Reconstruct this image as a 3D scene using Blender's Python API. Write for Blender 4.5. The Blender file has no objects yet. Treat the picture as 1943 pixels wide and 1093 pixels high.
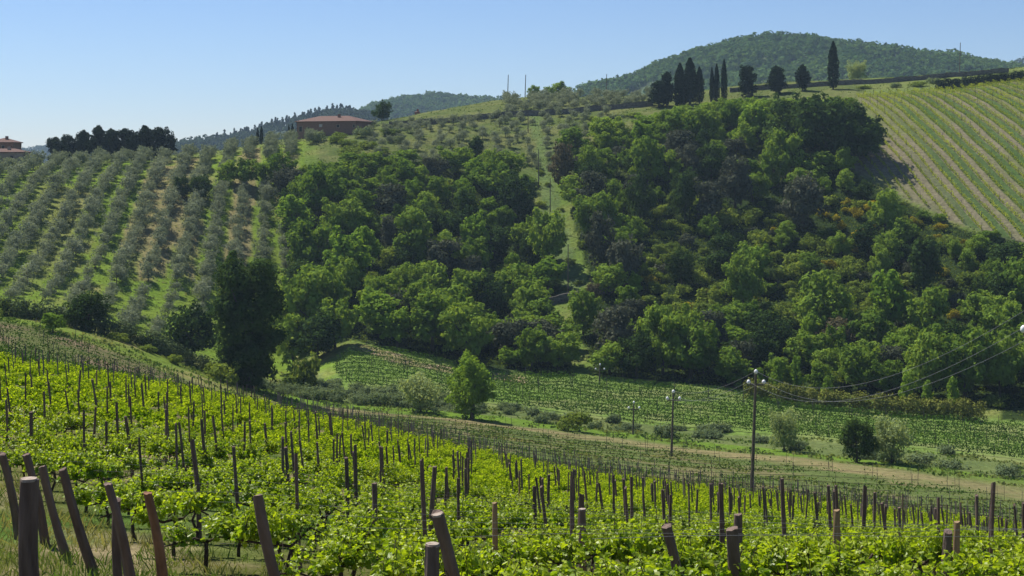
import bpy, math, random
import numpy as np
from mathutils import Vector, Matrix, Quaternion

C = bpy.context.scene.collection
R = math.radians
rng = np.random.default_rng(7)
random.seed(7)

# ---------------------------------------------------------------- camera, sky, sun, exposure
F, CX, H0 = 2669.0, 971.5, 300.0            # focal length in photo pixels, centre column, eye-level row
cam_d = bpy.data.cameras.new('camera')
cam = bpy.data.objects.new('camera', cam_d); C.objects.link(cam)
cam.location = (0, 0, 0); cam.rotation_euler = (R(90), 0, 0)
cam_d.sensor_fit = 'HORIZONTAL'; cam_d.sensor_width = 36.0
cam_d.lens = F / 1943 * 36.0
cam_d.shift_y = -(546.5 - H0) / 1943
cam_d.clip_start = 0.1; cam_d.clip_end = 20000
sc = bpy.context.scene
sc.camera = cam

SUN_AZ, SUN_EL = R(-46), R(55)              # in front of the camera, a little to the left
world = bpy.data.worlds.new('World'); sc.world = world
world.use_nodes = True
wn = world.node_tree.nodes; wl = world.node_tree.links
sky = wn.new('ShaderNodeTexSky'); sky.sky_type = 'NISHITA'; sky.sun_disc = False
sky.sun_elevation = SUN_EL; sky.sun_rotation = SUN_AZ
sky.altitude = 300; sky.air_density = 1.0; sky.dust_density = 0.0; sky.ozone_density = 6.0
bg = wn['Background']; bg.inputs['Strength'].default_value = 0.063
tint = wn.new('ShaderNodeMix'); tint.data_type = 'RGBA'; tint.blend_type = 'MULTIPLY'; tint.inputs[0].default_value = 1.0
tint.inputs[7].default_value = (0.98, 1.0, 1.17, 1)
wl.new(sky.outputs[0], tint.inputs[6]); wl.new(tint.outputs[2], bg.inputs['Color'])

sun_d = bpy.data.lights.new('sun', 'SUN'); sun_d.energy = 5.0; sun_d.angle = R(0.5); sun_d.color = (1.0, 0.95, 0.86)
sun = bpy.data.objects.new('sun', sun_d); C.objects.link(sun)
sdir = Vector((math.sin(SUN_AZ) * math.cos(SUN_EL), math.cos(SUN_AZ) * math.cos(SUN_EL), math.sin(SUN_EL)))
sun.rotation_mode = 'QUATERNION'; sun.rotation_quaternion = sdir.to_track_quat('Z', 'Y')
sun.location = (-200, 300, 400)
sc.view_settings.view_transform = 'Standard'; sc.view_settings.look = 'None'
sc.view_settings.exposure = 0.6; sc.view_settings.gamma = 1.0
sc.cycles.use_denoising = True
sc.cycles.max_bounces = 6; sc.cycles.transmission_bounces = 4; sc.cycles.diffuse_bounces = 3
sc.cycles.volume_bounces = 0

# ---------------------------------------------------------------- small helpers
ORD = ['first', 'second', 'third', 'fourth', 'fifth', 'sixth', 'seventh', 'eighth', 'ninth', 'tenth', 'eleventh', 'twelfth',
       'thirteenth', 'fourteenth', 'fifteenth', 'sixteenth', 'seventeenth', 'eighteenth', 'nineteenth']
TENS = ['', '', 'twent', 'thirt', 'fort', 'fift', 'sixt', 'sevent', 'eight', 'ninet']
def nth(i):                                  # 0 -> first
    n = i + 1
    if n < 20: return ORD[n - 1]
    if n >= 100: return str(n) + 'th'
    if n % 10 == 0: return TENS[n // 10] + 'ieth'
    return TENS[n // 10] + 'y-' + ORD[n % 10 - 1]

class Geo:
    """vertices, faces of one size each, a per-vertex variation value; linked as ONE mesh object"""
    def __init__(s): s.V = []; s.F = []; s.A = []; s.n = 0
    def add(s, V, Fc, var=0.5):
        V = np.asarray(V, float).reshape(-1, 3); Fc = np.asarray(Fc, int)
        s.V.append(V); s.F.append(Fc + s.n)
        s.A.append(np.broadcast_to(np.asarray(var, float), (len(V),)).copy()); s.n += len(V)
        return s
    def arrays(s): return np.concatenate(s.V), s.F, np.concatenate(s.A)
    def mesh(s, name, mat, smooth=False):
        V, Fs, A = s.arrays()
        me = bpy.data.meshes.new(name)
        me.vertices.add(len(V)); me.vertices.foreach_set('co', V.ravel())
        nl = sum(f.size for f in Fs); nf = sum(len(f) for f in Fs)
        me.loops.add(nl); me.loops.foreach_set('vertex_index', np.concatenate([f.ravel() for f in Fs]).astype(np.int32))
        st = []; o = 0
        for f in Fs:
            k = f.shape[1]; st.append(o + np.arange(len(f)) * k); o += f.size
        me.polygons.add(nf); me.polygons.foreach_set('loop_start', np.concatenate(st).astype(np.int32))
        at = me.attributes.new('leafvar', 'FLOAT', 'POINT'); at.data.foreach_set('value', A.astype(np.float32))
        me.materials.append(mat)
        me.update(calc_edges=True)
        me.polygons.foreach_set('use_smooth', np.full(nf, smooth))
        return me
def merged(parts):
    """parts: list of (Geo, 4x4 array, var shift) joined into one Geo"""
    g = Geo()
    for src, M, dv in parts:
        V, Fs, A = src.arrays()
        W = V @ M[:3, :3].T + M[:3, 3]
        base = g.n
        g.V.append(W); g.A.append(np.clip(A + dv, 0, 1)); g.n += len(W)
        for f in Fs: g.F.append(f + base)
    byk = {}
    for f in g.F: byk.setdefault(f.shape[1], []).append(f)
    g.F = [np.concatenate(v) for v in byk.values()]
    return g
def trs(loc, rz=0.0, s=(1, 1, 1), tilt=(0, 0)):
    M = Matrix.LocRotScale(Vector(loc), (Matrix.Rotation(tilt[0], 3, 'X') @ Matrix.Rotation(tilt[1], 3, 'Y') @ Matrix.Rotation(rz, 3, 'Z')), Vector(s))
    return np.array(M)

LABELS = {}
def tag(o, label, cat, group=None, kind=None):
    if label in LABELS: print('DUPLICATE LABEL', label)
    LABELS[label] = o.name
    o['label'] = label; o['category'] = cat
    if group: o['group'] = group
    if kind: o['kind'] = kind
    return o
def link(name, data, parent=None, M=None):
    o = bpy.data.objects.new(name, data); C.objects.link(o)
    if parent is not None: o.parent = parent
    if M is not None: o.matrix_basis = Matrix(M.tolist())
    return o
def thing(name, label, cat, M, parts, group=None):
    """an Empty at the thing's base with one child per part (mesh data shared between repeats)"""
    r = link(name, None, None, M); r.empty_display_size = 0.2
    tag(r, label, cat, group)
    for pn, me in parts: link(pn, me, r)
    return r

# ---------------------------------------------------------------- materials
def new_mat(name):
    m = bpy.data.materials.new(name); m.use_nodes = True
    nt = m.node_tree; nt.nodes.clear()
    out = nt.nodes.new('ShaderNodeOutputMaterial')
    return m, nt, out
def N(nt, t, **kw):
    n = nt.nodes.new(t)
    for k, v in kw.items():
        if k in n.inputs: n.inputs[k].default_value = v
        else: setattr(n, k, v)
    return n
def c4(c): return (c[0], c[1], c[2], 1.0)
def leaf_mat(name, dark, light, trans=0.35, tcol=None, gloss=0.0, obj_w=0.6, rough=0.45):
    m, nt, out = new_mat(name); L = nt.links.new
    at = N(nt, 'ShaderNodeAttribute', attribute_name='leafvar')
    oi = N(nt, 'ShaderNodeObjectInfo')
    mx = N(nt, 'ShaderNodeMix', data_type='FLOAT'); mx.inputs[0].default_value = obj_w
    L(at.outputs['Fac'], mx.inputs[2]); L(oi.outputs['Random'], mx.inputs[3])
    ramp = N(nt, 'ShaderNodeMix', data_type='RGBA')
    L(mx.outputs[0], ramp.inputs[0]); ramp.inputs[6].default_value = c4(dark); ramp.inputs[7].default_value = c4(light)
    if gloss > 0:
        d = N(nt, 'ShaderNodeBsdfPrincipled'); d.inputs['Roughness'].default_value = rough
        d.inputs['Specular IOR Level'].default_value = gloss
        L(ramp.outputs[2], d.inputs['Base Color'])
    else:
        d = N(nt, 'ShaderNodeBsdfDiffuse'); L(ramp.outputs[2], d.inputs['Color'])
    t = N(nt, 'ShaderNodeBsdfTranslucent')
    if tcol is None: tcol = (1.5, 1.35, 0.7)
    mul = N(nt, 'ShaderNodeMix', data_type='RGBA', blend_type='MULTIPLY'); mul.inputs[0].default_value = 1.0
    L(ramp.outputs[2], mul.inputs[6]); mul.inputs[7].default_value = c4(tcol)
    L(mul.outputs[2], t.inputs['Color'])
    mix = N(nt, 'ShaderNodeMixShader'); mix.inputs[0].default_value = trans
    L(d.outputs[0], mix.inputs[1]); L(t.outputs[0], mix.inputs[2]); L(mix.outputs[0], out.inputs['Surface'])
    return m
def rough_mat(name, a, b, scale=8.0, rough=0.9, bump=0.3, stretch=(1, 1, 1), obj_w=0.0):
    m, nt, out = new_mat(name); L = nt.links.new
    tc = N(nt, 'ShaderNodeTexCoord'); mp = N(nt, 'ShaderNodeMapping'); mp.inputs['Scale'].default_value = stretch
    L(tc.outputs['Object'], mp.inputs['Vector'])
    no = N(nt, 'ShaderNodeTexNoise'); no.inputs['Scale'].default_value = scale; no.inputs['Detail'].default_value = 5
    L(mp.outputs[0], no.inputs['Vector'])
    oi = N(nt, 'ShaderNodeObjectInfo')
    mxf = N(nt, 'ShaderNodeMix', data_type='FLOAT'); mxf.inputs[0].default_value = obj_w
    mr = N(nt, 'ShaderNodeMapRange'); mr.inputs['From Min'].default_value = 0.3; mr.inputs['From Max'].default_value = 0.7
    L(no.outputs['Fac'], mr.inputs['Value'])
    L(mr.outputs[0], mxf.inputs[2]); L(oi.outputs['Random'], mxf.inputs[3])
    mx = N(nt, 'ShaderNodeMix', data_type='RGBA'); mx.inputs[6].default_value = c4(a); mx.inputs[7].default_value = c4(b)
    L(mxf.outputs[0], mx.inputs[0])
    p = N(nt, 'ShaderNodeBsdfPrincipled'); p.inputs['Roughness'].default_value = rough; p.inputs['Specular IOR Level'].default_value = 0.2
    L(mx.outputs[2], p.inputs['Base Color'])
    bm = N(nt, 'ShaderNodeBump'); bm.inputs['Strength'].default_value = bump; bm.inputs['Distance'].default_value = 0.05
    L(no.outputs['Fac'], bm.inputs['Height']); L(bm.outputs[0], p.inputs['Normal'])
    L(p.outputs[0], out.inputs['Surface'])
    return m
def plain(name, col, rough=0.6):
    return rough_mat(name, [c * 0.85 for c in col], [min(1, c * 1.1) for c in col], 12.0, rough, 0.05)

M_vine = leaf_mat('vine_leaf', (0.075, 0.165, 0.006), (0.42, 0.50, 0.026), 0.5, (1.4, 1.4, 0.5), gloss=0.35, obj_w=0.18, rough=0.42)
M_vinefar = leaf_mat('vine_leaf_far', (0.09, 0.18, 0.008), (0.42, 0.50, 0.026), 0.5, (1.4, 1.4, 0.5), obj_w=0.0)
M_row = leaf_mat('row_leaf', (0.032, 0.078, 0.012), (0.085, 0.165, 0.024), 0.22)
M_rowup = leaf_mat('upper_row_leaf', (0.16, 0.22, 0.02), (0.36, 0.42, 0.05), 0.42)
M_broad = leaf_mat('broadleaf', (0.058, 0.125, 0.016), (0.235, 0.335, 0.050), 0.34, obj_w=0.5)
M_bright = leaf_mat('bright_leaf', (0.11, 0.20, 0.024), (0.20, 0.31, 0.042), 0.42, obj_w=0.5)
M_dark = leaf_mat('dark_leaf', (0.024, 0.050, 0.014), (0.062, 0.105, 0.024), 0.22, obj_w=0.5)
M_cyp = leaf_mat('cypress_leaf', (0.012, 0.022, 0.012), (0.024, 0.038, 0.018), 0.1, obj_w=0.4)
M_olive = leaf_mat('olive_leaf', (0.15, 0.18, 0.11), (0.25, 0.275, 0.185), 0.3, (1.2, 1.2, 0.8), obj_w=0.5)
M_russet = leaf_mat('russet_leaf', (0.085, 0.08, 0.042), (0.14, 0.125, 0.066), 0.25, (1.2, 1.0, 0.8), obj_w=0.4)
M_greyd = leaf_mat('grey_leaf', (0.05, 0.062, 0.038), (0.11, 0.12, 0.075), 0.2, (1.1, 1.0, 0.8), obj_w=0.5)
M_scrub = leaf_mat('scrub_leaf', (0.06, 0.105, 0.018), (0.22, 0.285, 0.05), 0.36, obj_w=0.5)
M_broom = leaf_mat('broom_flower', (0.07, 0.11, 0.02), (0.42, 0.33, 0.02), 0.3, obj_w=0.15)
M_willow = leaf_mat('willow_leaf', (0.20, 0.26, 0.11), (0.30, 0.37, 0.17), 0.4, obj_w=0.3)
M_bramble = leaf_mat('bramble_leaf', (0.08, 0.12, 0.05), (0.17, 0.22, 0.115), 0.3, obj_w=0.45)
M_hedge = leaf_mat('hedge_leaf', (0.085, 0.098, 0.022), (0.23, 0.25, 0.05), 0.12, obj_w=0.1)
M_hedgeL = leaf_mat('ivy_hedge_leaf', (0.045, 0.072, 0.026), (0.13, 0.17, 0.075), 0.08, obj_w=0.1)
M_farwood = leaf_mat('far_wood_leaf', (0.035, 0.085, 0.024), (0.105, 0.175, 0.052), 0.25, obj_w=0.0)
M_farpine = leaf_mat('far_pine_leaf', (0.020, 0.036, 0.018), (0.036, 0.060, 0.026), 0.15, obj_w=0.0)
M_grass = leaf_mat('grass_blade', (0.09, 0.16, 0.03), (0.27, 0.25, 0.10), 0.4, (1.3, 1.2, 0.7), obj_w=0.0)
M_bark = rough_mat('bark', (0.05, 0.04, 0.03), (0.12, 0.10, 0.08), 6.0, 0.95, 0.5, (1, 1, 0.2))
M_cane = rough_mat('vine_wood', (0.030, 0.022, 0.016), (0.085, 0.062, 0.046), 25.0, 0.95, 0.6, (1, 1, 0.3))
M_post = rough_mat('weathered_post', (0.070, 0.048, 0.038), (0.215, 0.155, 0.125), 16.0, 0.92, 1.0, (1, 1, 0.12), obj_w=0.35)
M_postgrey = rough_mat('grey_post', (0.12, 0.10, 0.095), (0.24, 0.20, 0.195), 14.0, 0.92, 0.4, (1, 1, 0.12))
M_postnew = rough_mat('fresh_post', (0.20, 0.13, 0.07), (0.34, 0.24, 0.13), 14.0, 0.9, 0.4, (1, 1, 0.12))
M_postred = rough_mat('peeling_post', (0.12, 0.06, 0.035), (0.30, 0.16, 0.09), 10.0, 0.9, 0.8, (1, 1, 0.25))
M_cut = rough_mat('cut_wood', (0.22, 0.17, 0.13), (0.42, 0.35, 0.29), 30.0, 0.9, 0.3)
M_pole = rough_mat('pole_wood', (0.07, 0.06, 0.045), (0.15, 0.125, 0.095), 8.0, 0.9, 0.3, (1, 1, 0.1))
M_white = plain('white_ceramic', (0.8, 0.8, 0.78), 0.25)
M_wire = plain('galvanised_wire', (0.19, 0.195, 0.20), 0.9)
M_stone = rough_mat('dry_stone', (0.07, 0.06, 0.05), (0.20, 0.18, 0.15), 1.3, 0.95, 0.8, (1, 1, 2.2))
M_brick = rough_mat('brick_wall', (0.17, 0.095, 0.07), (0.25, 0.145, 0.105), 2.2, 0.95, 0.4, (1, 1, 2))
M_plaster = rough_mat('stone_plaster', (0.26, 0.19, 0.14), (0.36, 0.28, 0.21), 1.5, 0.95, 0.3)
M_tile = rough_mat('roof_tile', (0.095, 0.055, 0.044), (0.155, 0.090, 0.070), 3.0, 0.9, 0.6, (3, 1, 1))
M_shut = plain('dark_shutter', (0.03, 0.025, 0.022), 0.7)
M_paleshut = plain('pale_pane', (0.42, 0.38, 0.34), 0.5)
M_redpaint = plain('red_soil_paint', (0.33, 0.10, 0.06), 0.9)

# ---------------------------------------------------------------- terrain
def tab(px, pts, j):
    a = np.array(pts, float); return np.interp(px, a[:, 0], a[:, j])
PXT = np.arange(-2400, 4361, 20.0)
def smooth(a, w=3):
    k = np.ones(2 * w + 1) / (2 * w + 1)
    return np.convolve(np.pad(a, w, mode='edge'), k, mode='valid')
# each land line: (photo column, photo row of the ground, metres away)
LN = {}
LN[1] = [(-200, 1040, 22), (0, 1062, 20), (140, 1085, 19), (300, 1115, 18), (500, 1160, 16), (825, 1185, 16), (1300, 1190, 16), (1943, 1195, 16), (2150, 1200, 16)]
LN[2] = [(-200, 672, 82), (0, 700, 86), (200, 730, 88), (400, 767, 90), (560, 800, 93), (700, 828, 95), (900, 875, 98), (1100, 910, 101), (1300, 940, 103), (1500, 957, 105), (1640, 977, 106), (1800, 993, 107), (1943, 1010, 110), (2150, 1035, 112)]
LN[3] = [(-200, 665, 106), (0, 697, 106), (200, 728, 108), (400, 765, 110), (560, 790, 112), (700, 817, 112), (900, 860, 114), (1100, 893, 117), (1300, 920, 120), (1500, 934, 122), (1640, 953, 122), (1800, 968, 122), (1943, 986, 122), (2150, 1008, 122)]
LN[4] = [(-200, 618, 155), (0, 652, 157), (200, 692, 163), (400, 742, 176), (560, 769, 198), (700, 783, 203), (900, 801, 200), (1000, 815, 197), (1100, 829, 192), (1200, 841, 188), (1300, 854, 183), (1400, 865, 178), (1500, 875, 172), (1600, 886, 168), (1700, 902, 163), (1800, 917, 158), (1943, 941, 152), (2150, 975, 145)]
LN[5] = [(-200, 572, 193), (0, 600, 196), (130, 620, 197), (200, 638, 197), (300, 675, 199), (400, 712, 205), (500, 741, 211), (560, 754, 213), (700, 771, 216), (900, 790, 214), (1100, 813, 211), (1300, 838, 203), (1500, 857, 192), (1700, 881, 180), (1943, 914, 168), (2150, 942, 160)]
LN[6] = [(-200, 574, 215), (0, 604, 216), (200, 640, 216), (300, 672, 217), (400, 712, 221), (500, 740, 226), (560, 748, 228), (640, 740, 230), (700, 745, 230), (900, 768, 228), (1100, 790, 226), (1300, 815, 219), (1500, 833, 208), (1700, 852, 198), (1943, 880, 188), (2150, 902, 180)]
LN[7] = [(-200, 565, 245), (0, 588, 245), (200, 625, 245), (300, 650, 246), (400, 690, 247), (500, 724, 250), (560, 722, 254), (600, 690, 259), (640, 652, 264), (700, 657, 264), (800, 678, 263), (900, 702, 260), (1000, 714, 258), (1100, 717, 256), (1200, 727, 254), (1300, 737, 252), (1400, 748, 250), (1500, 766, 246), (1700, 782, 241), (1900, 797, 234), (1943, 801, 232), (2150, 815, 226)]
LN[8] = [(-200, 322, 357), (0, 320, 365), (200, 310, 375), (400, 296, 387), (560, 270, 402), (700, 246, 420), (900, 225, 438), (1100, 210, 440), (1250, 200, 440), (1400, 190, 438), (1500, 184, 435), (1600, 179, 430), (1700, 175, 428), (1800, 168, 430), (1943, 152, 435), (2150, 130, 440)]
LN[9] = [(-200, 318, 400), (0, 315, 410), (200, 304, 420), (400, 290, 430), (560, 262, 448), (700, 237, 470), (800, 216, 490), (900, 199, 500), (950, 190, 505), (1000, 184, 505), (1100, 186, 500), (1250, 182, 495), (1400, 164, 490), (1500, 157, 490), (1600, 153, 490), (1700, 149, 490), (1800, 141, 490), (1943, 129, 490), (2150, 110, 490)]
LY, LZ = [np.full(len(PXT), 2.0)], [np.full(len(PXT), -1.75)]
for i in range(1, 10):
    y = smooth(tab(PXT, LN[i], 2)); p = smooth(tab(PXT, LN[i], 1), 2)
    LY.append(y); LZ.append((H0 - p) / F * y)
LY.append(np.full(len(PXT), 640.0)); LZ.append(smooth(LZ[9] - 25))
LY.append(np.full(len(PXT), 900.0)); LZ.append(np.full(len(PXT), -45.0))
LY.append(np.full(len(PXT), 9000.0)); LZ.append(np.full(len(PXT), -120.0))
LY, LZ = np.array(LY), np.array(LZ)
YT = np.concatenate([np.geomspace(2, 80, 150, endpoint=False), np.arange(80, 530, 0.9), np.geomspace(530, 9000, 70)])
def pchip_cols():
    K, n = LY.shape
    h = np.diff(LY, axis=0); d = np.diff(LZ, axis=0) / h
    m = np.zeros_like(LZ); m[0], m[-1] = d[0], d[-1]
    w1, w2 = 2 * h[1:] + h[:-1], h[1:] + 2 * h[:-1]
    same = d[:-1] * d[1:] > 0
    with np.errstate(all='ignore'):
        hm = (w1 + w2) / (w1 / d[:-1] + w2 / d[1:])
    m[1:-1] = np.where(same, hm, 0)
    Z = np.zeros((len(YT), n))
    for c in range(n):
        k = np.clip(np.searchsorted(LY[:, c], YT) - 1, 0, K - 2)
        t = (YT - LY[k, c]) / h[k, c]; hh = h[k, c]
        Z[:, c] = ((1 + 2 * t) * (1 - t) ** 2 * LZ[k, c] + t * (1 - t) ** 2 * hh * m[k, c]
                   + t * t * (3 - 2 * t) * LZ[k + 1, c] + t * t * (t - 1) * hh * m[k + 1, c])
    return Z
ZT = pchip_cols()
def vnoise(x, y, seed=0):
    r = np.random.default_rng(seed).random((128, 128))
    xi, yi = np.floor(x).astype(int), np.floor(y).astype(int); fx, fy = x - xi, y - yi
    fx, fy = fx * fx * (3 - 2 * fx), fy * fy * (3 - 2 * fy)
    g = lambda a, b: r[a % 128, b % 128]
    return (g(xi, yi) * (1 - fx) + g(xi + 1, yi) * fx) * (1 - fy) + (g(xi, yi + 1) * (1 - fx) + g(xi + 1, yi + 1) * fx) * fy
def fbm(x, y, seed=0, o=4):
    return sum(vnoise(x * 2 ** i, y * 2 ** i, seed + i) / 2 ** i for i in range(o)) / sum(0.5 ** i for i in range(o))
def ground(X, Y):
    X = np.asarray(X, float); Y = np.asarray(Y, float)
    Yc = np.clip(Y, 2.0, 8990.0)
    px = np.clip(CX + F * X / Yc, PXT[0], PXT[-1] - 1)
    fi = (px - PXT[0]) / 20.0; i = fi.astype(int); fi = fi - i
    j = np.clip(np.searchsorted(YT, Yc, side='right') - 1, 0, len(YT) - 2); t = (Yc - YT[j]) / (YT[j + 1] - YT[j])
    z = (ZT[j, i] * (1 - fi) + ZT[j, i + 1] * fi) * (1 - t) + (ZT[j + 1, i] * (1 - fi) + ZT[j + 1, i + 1] * fi) * t
    amp = np.clip((Yc - 110) / 150, 0, 1) * np.clip((1500 - Yc) / 500, 0, 1) * 0.9 + 0.06
    return z + amp * (fbm(X / 9.0, Y / 9.0, 3, 3) - 0.5)
def gz(x, y): return float(ground(np.array([x]), np.array([y]))[0])
def line_y(i, px): return np.interp(px, PXT, LY[i])
def hit(px, py, y0=2.0, y1=700.0):
    """where the line of sight through a photo point meets the ground between y0 and y1 metres away"""
    Y = np.arange(y0, y1, 0.5); X = (px - CX) / F * Y
    d = ground(X, Y) - (H0 - py) / F * Y
    k = np.nonzero(d >= 0)[0]
    k = k[0] if len(k) else int(np.argmin(np.abs(d)))
    return float(X[k]), float(Y[k])
def proj(X, Y, Z): return CX + F * X / Y, H0 - F * Z / Y
def inside(px, py, poly):
    px, py = np.asarray(px, float), np.asarray(py, float); r = np.zeros(px.shape, bool); n = len(poly)
    for i in range(n):
        (x1, y1), (x2, y2) = poly[i], poly[(i + 1) % n]
        if y1 == y2: continue
        r ^= ((y1 > py) != (y2 > py)) & (px < (x2 - x1) * (py - y1) / (y2 - y1) + x1)
    return r

UPFIELD = [(1622, 181), (1760, 172), (1943, 152), (2400, 100), (2400, 560), (1900, 452), (1800, 418), (1720, 378), (1640, 338), (1603, 312), (1640, 290), (1676, 275), (1668, 240)]
WOOD_A = [(545, 352), (620, 338), (700, 328), (800, 318), (900, 322), (960, 332), (1005, 350), (1015, 400), (1025, 450), (1050, 520), (1065, 565), (1010, 590), (1090, 715), (1000, 712), (900, 698), (800, 674), (705, 654), (650, 640), (600, 600), (560, 560), (545, 480)]
WOOD_B = [(1085, 345), (1075, 312), (1130, 262), (1250, 228), (1400, 212), (1500, 208), (1610, 216), (1650, 250), (1660, 270), (1600, 310), (1640, 342), (1720, 385), (1800, 425), (1880, 455), (1960, 475), (2300, 560), (2300, 800), (1943, 778), (1700, 760), (1500, 744), (1300, 728), (1130, 712), (1105, 640), (1130, 560), (1095, 450)]
CLEAR = [(1008, 215), (1026, 215), (1036, 300), (1056, 360), (1080, 450), (1108, 560), (1070, 575), (1056, 520), (1034, 430), (1020, 330)]
ROWDIR = None
def field_frame():
    a = np.array(hit(1726, 185, 300)); b = np.array(hit(1905, 345, 300)); d = (b - a) / np.linalg.norm(b - a)
    return d, np.array([-d[1], d[0]]), a
UD, UV, U0 = field_frame()

def build_ground():
    cols = np.concatenate([np.arange(-2300, -220, 130), np.arange(-220, 2200, 9.0), np.arange(2200, 4300, 130)])
    rows = np.concatenate([[-40.0, -15.0, 0.0, 1.0], np.geomspace(2, 80, 130, endpoint=False), np.arange(80, 530, 0.9), np.geomspace(530, 9000, 60)])
    S = (cols - CX) / F
    Yg = np.repeat(rows[:, None], len(cols), 1); Xg = S[None, :] * np.maximum(Yg, 2.0)
    near = Yg < 2.0
    Xg = np.where(near, S[None, :] * 2.0, Xg)
    Xg = Xg + np.sign(S)[None, :] * (np.abs(S) ** 2)[None, :] * 25 * np.clip((40 - Yg) / 40, 0, 1)   # reaches to both sides of the viewer as well
    Zg = ground(Xg, np.maximum(Yg, 2.0))
    Ye = np.maximum(Yg, 2.0)
    px = CX + F * Xg / Ye; py = H0 - F * Zg / Ye
    Ls = [np.interp(px, PXT, LY[i]) for i in range(10)]
    n1 = fbm(Xg / 6, Yg / 6, 11); n2 = fbm(Xg / 1.5, Yg / 1.5, 21, 3); n3 = fbm(Xg / 22, Yg / 22, 31)
    def col(c): return np.array(c)[None, None, :]
    def mixc(A, B, t): t = np.clip(t, 0, 1)[..., None]; return A * (1 - t) + B * t
    grass, dull, straw, soil = (0.10, 0.165, 0.022), (0.085, 0.115, 0.030), (0.205, 0.175, 0.085), (0.27, 0.215, 0.15)
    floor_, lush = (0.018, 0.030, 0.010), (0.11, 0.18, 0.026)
    cov = np.zeros(Xg.shape + (3,)) + col((0.11, 0.12, 0.04))
    # leafy vineyard close by: weeds, straw and soil
    m = Yg < Ls[2] + 2
    A = mixc(col((0.10, 0.105, 0.035)), col((0.22, 0.18, 0.10)), (n2 - 0.42) * 4); A = mixc(A, col((0.07, 0.12, 0.025)), (n1 - 0.52) * 5)
    cov = np.where(m[..., None], A, cov)
    # beyond it
    m = (Yg >= Ls[2] + 2) & (Yg < Ls[5]) & (px > 540)
    A = mixc(col((0.095, 0.125, 0.040)), col((0.15, 0.14, 0.065)), (n1 - 0.45) * 4); cov = np.where(m[..., None], A, cov)
    w = np.interp(px, [540, 700, 1100, 1943], [3, 4.5, 7, 9.5]); q = (Yg - Ls[4]) / w + (n1 - 0.5) * 1.6
    pth = np.clip(1.25 - np.abs(q), 0, 1) * (px > 500) * np.interp(px, [1700, 1900], [1, 0.55])
    cov = mixc(cov, col(straw), np.clip(pth * 1.2, 0, 1) * np.clip(0.1 + n2 * 1.0 + n1 * .6, 0, 1))
    m = np.clip((Yg - Ls[4]) / w - 0.9 + (n1 - 0.5), 0, 1) * (Yg < Ls[5] + 4) * (px > 540)
    cov = mixc(cov, mixc(col(grass), col(lush), n2), m)
    # dark left vineyard and the grass strip under its hedge
    m = ((Yg >= Ls[2] + 2) & (Yg < Ls[5] + 2) & (px <= 540)).astype(float)
    A = mixc(col((0.10, 0.115, 0.042)), col((0.155, 0.12, 0.075)), (n1 - 0.45) * 4)
    cov = mixc(cov, A, m)
    st = (Yg - Ls[5]) + np.interp(px, [-200, 0, 200, 420, 540], [9, 9, 17, 25, 22]); m2 = np.clip(st / 3 + (n1 - 0.5) * 2, 0, 1) * m
    cov = mixc(cov, mixc(col((0.12, 0.17, 0.03)), col((0.20, 0.19, 0.07)), (n1 - 0.45) * 4), m2)
    # bramble gully
    m = ((Yg >= Ls[5] + 2) & (Yg < Ls[6] + 1)).astype(float)
    cov = mixc(cov, mixc(col((0.075, 0.11, 0.035)), col((0.13, 0.155, 0.055)), n1), m)
    # vineyard in the valley
    m = ((Yg >= Ls[6]) & (Yg < Ls[7] + 1.5) & (px > 600)).astype(float)
    cov = mixc(cov, mixc(col((0.12, 0.185, 0.04)), col((0.17, 0.20, 0.07)), (n1 - 0.4) * 3), m)
    edge = inside(px, py, [(640, 655), (665, 648), (760, 672), (800, 690), (850, 695), (920, 705), (1000, 716), (1000, 727), (900, 716), (760, 692), (690, 668)]) & (Yg > 200) & (Yg < 275)
    cov = np.where(edge[..., None], mixc(col((0.27, 0.205, 0.14)), col((0.16, 0.16, 0.06)), (n2 - 0.35) * 3), cov)
    gl = inside(px, py, [(606, 700), (622, 672), (655, 648), (672, 655), (640, 690), (632, 722), (660, 742), (640, 745), (612, 728)]) & (Yg > 200) & (Yg < 280)
    cov = np.where(gl[..., None], mixc(col((0.13, 0.20, 0.03)), col((0.21, 0.22, 0.07)), (n1 - 0.4) * 3), cov)
    # hillside
    up = Yg >= Ls[7] + 1.5
    A = mixc(col((0.105, 0.155, 0.032)), col((0.15, 0.165, 0.05)), (n1 - 0.4) * 3)
    cov = np.where(up[..., None], A, cov)
    ol = up & (px < 575) & (Yg < Ls[8])
    xr = (Xg + 0.143 * Yg) / 5.5
    bei = np.clip((vnoise(np.floor(xr + .5) * 7.3, Yg / 45, 51) * .75 + n1 * .35 - 0.58) * 7, 0, 1) * np.interp(px, [0, 150, 260], [0, 0.5, 1])
    A = mixc(mixc(col((0.115, 0.195, 0.022)), col((0.15, 0.185, 0.035)), n1), col((0.21, 0.175, 0.09)), np.clip(bei, 0, 0.85))
    cov = np.where(ol[..., None], A, cov)
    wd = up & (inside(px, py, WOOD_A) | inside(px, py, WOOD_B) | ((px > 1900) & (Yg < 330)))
    cov = mixc(cov, mixc(col(floor_), col((0.035, 0.055, 0.016)), n2), wd.astype(float))  # wood floor colour darkened so sunlit gaps between crowns read as shade
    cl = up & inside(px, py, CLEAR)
    cov = np.where(cl[..., None], mixc(col((0.070, 0.115, 0.032)), col((0.13, 0.165, 0.06)), n2), cov)
    rd = up & (Yg > Ls[8] - 1) & (Yg < Ls[9] - 8)
    cov = np.where(rd[..., None], mixc(col((0.14, 0.155, 0.05)), col((0.12, 0.165, 0.045)), n1), cov)
    bk = np.clip((Yg - (Ls[8] - 75)) / 20, 0, 1) * ((px > 600) & (px < 1640) & up & ~cl)
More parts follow.
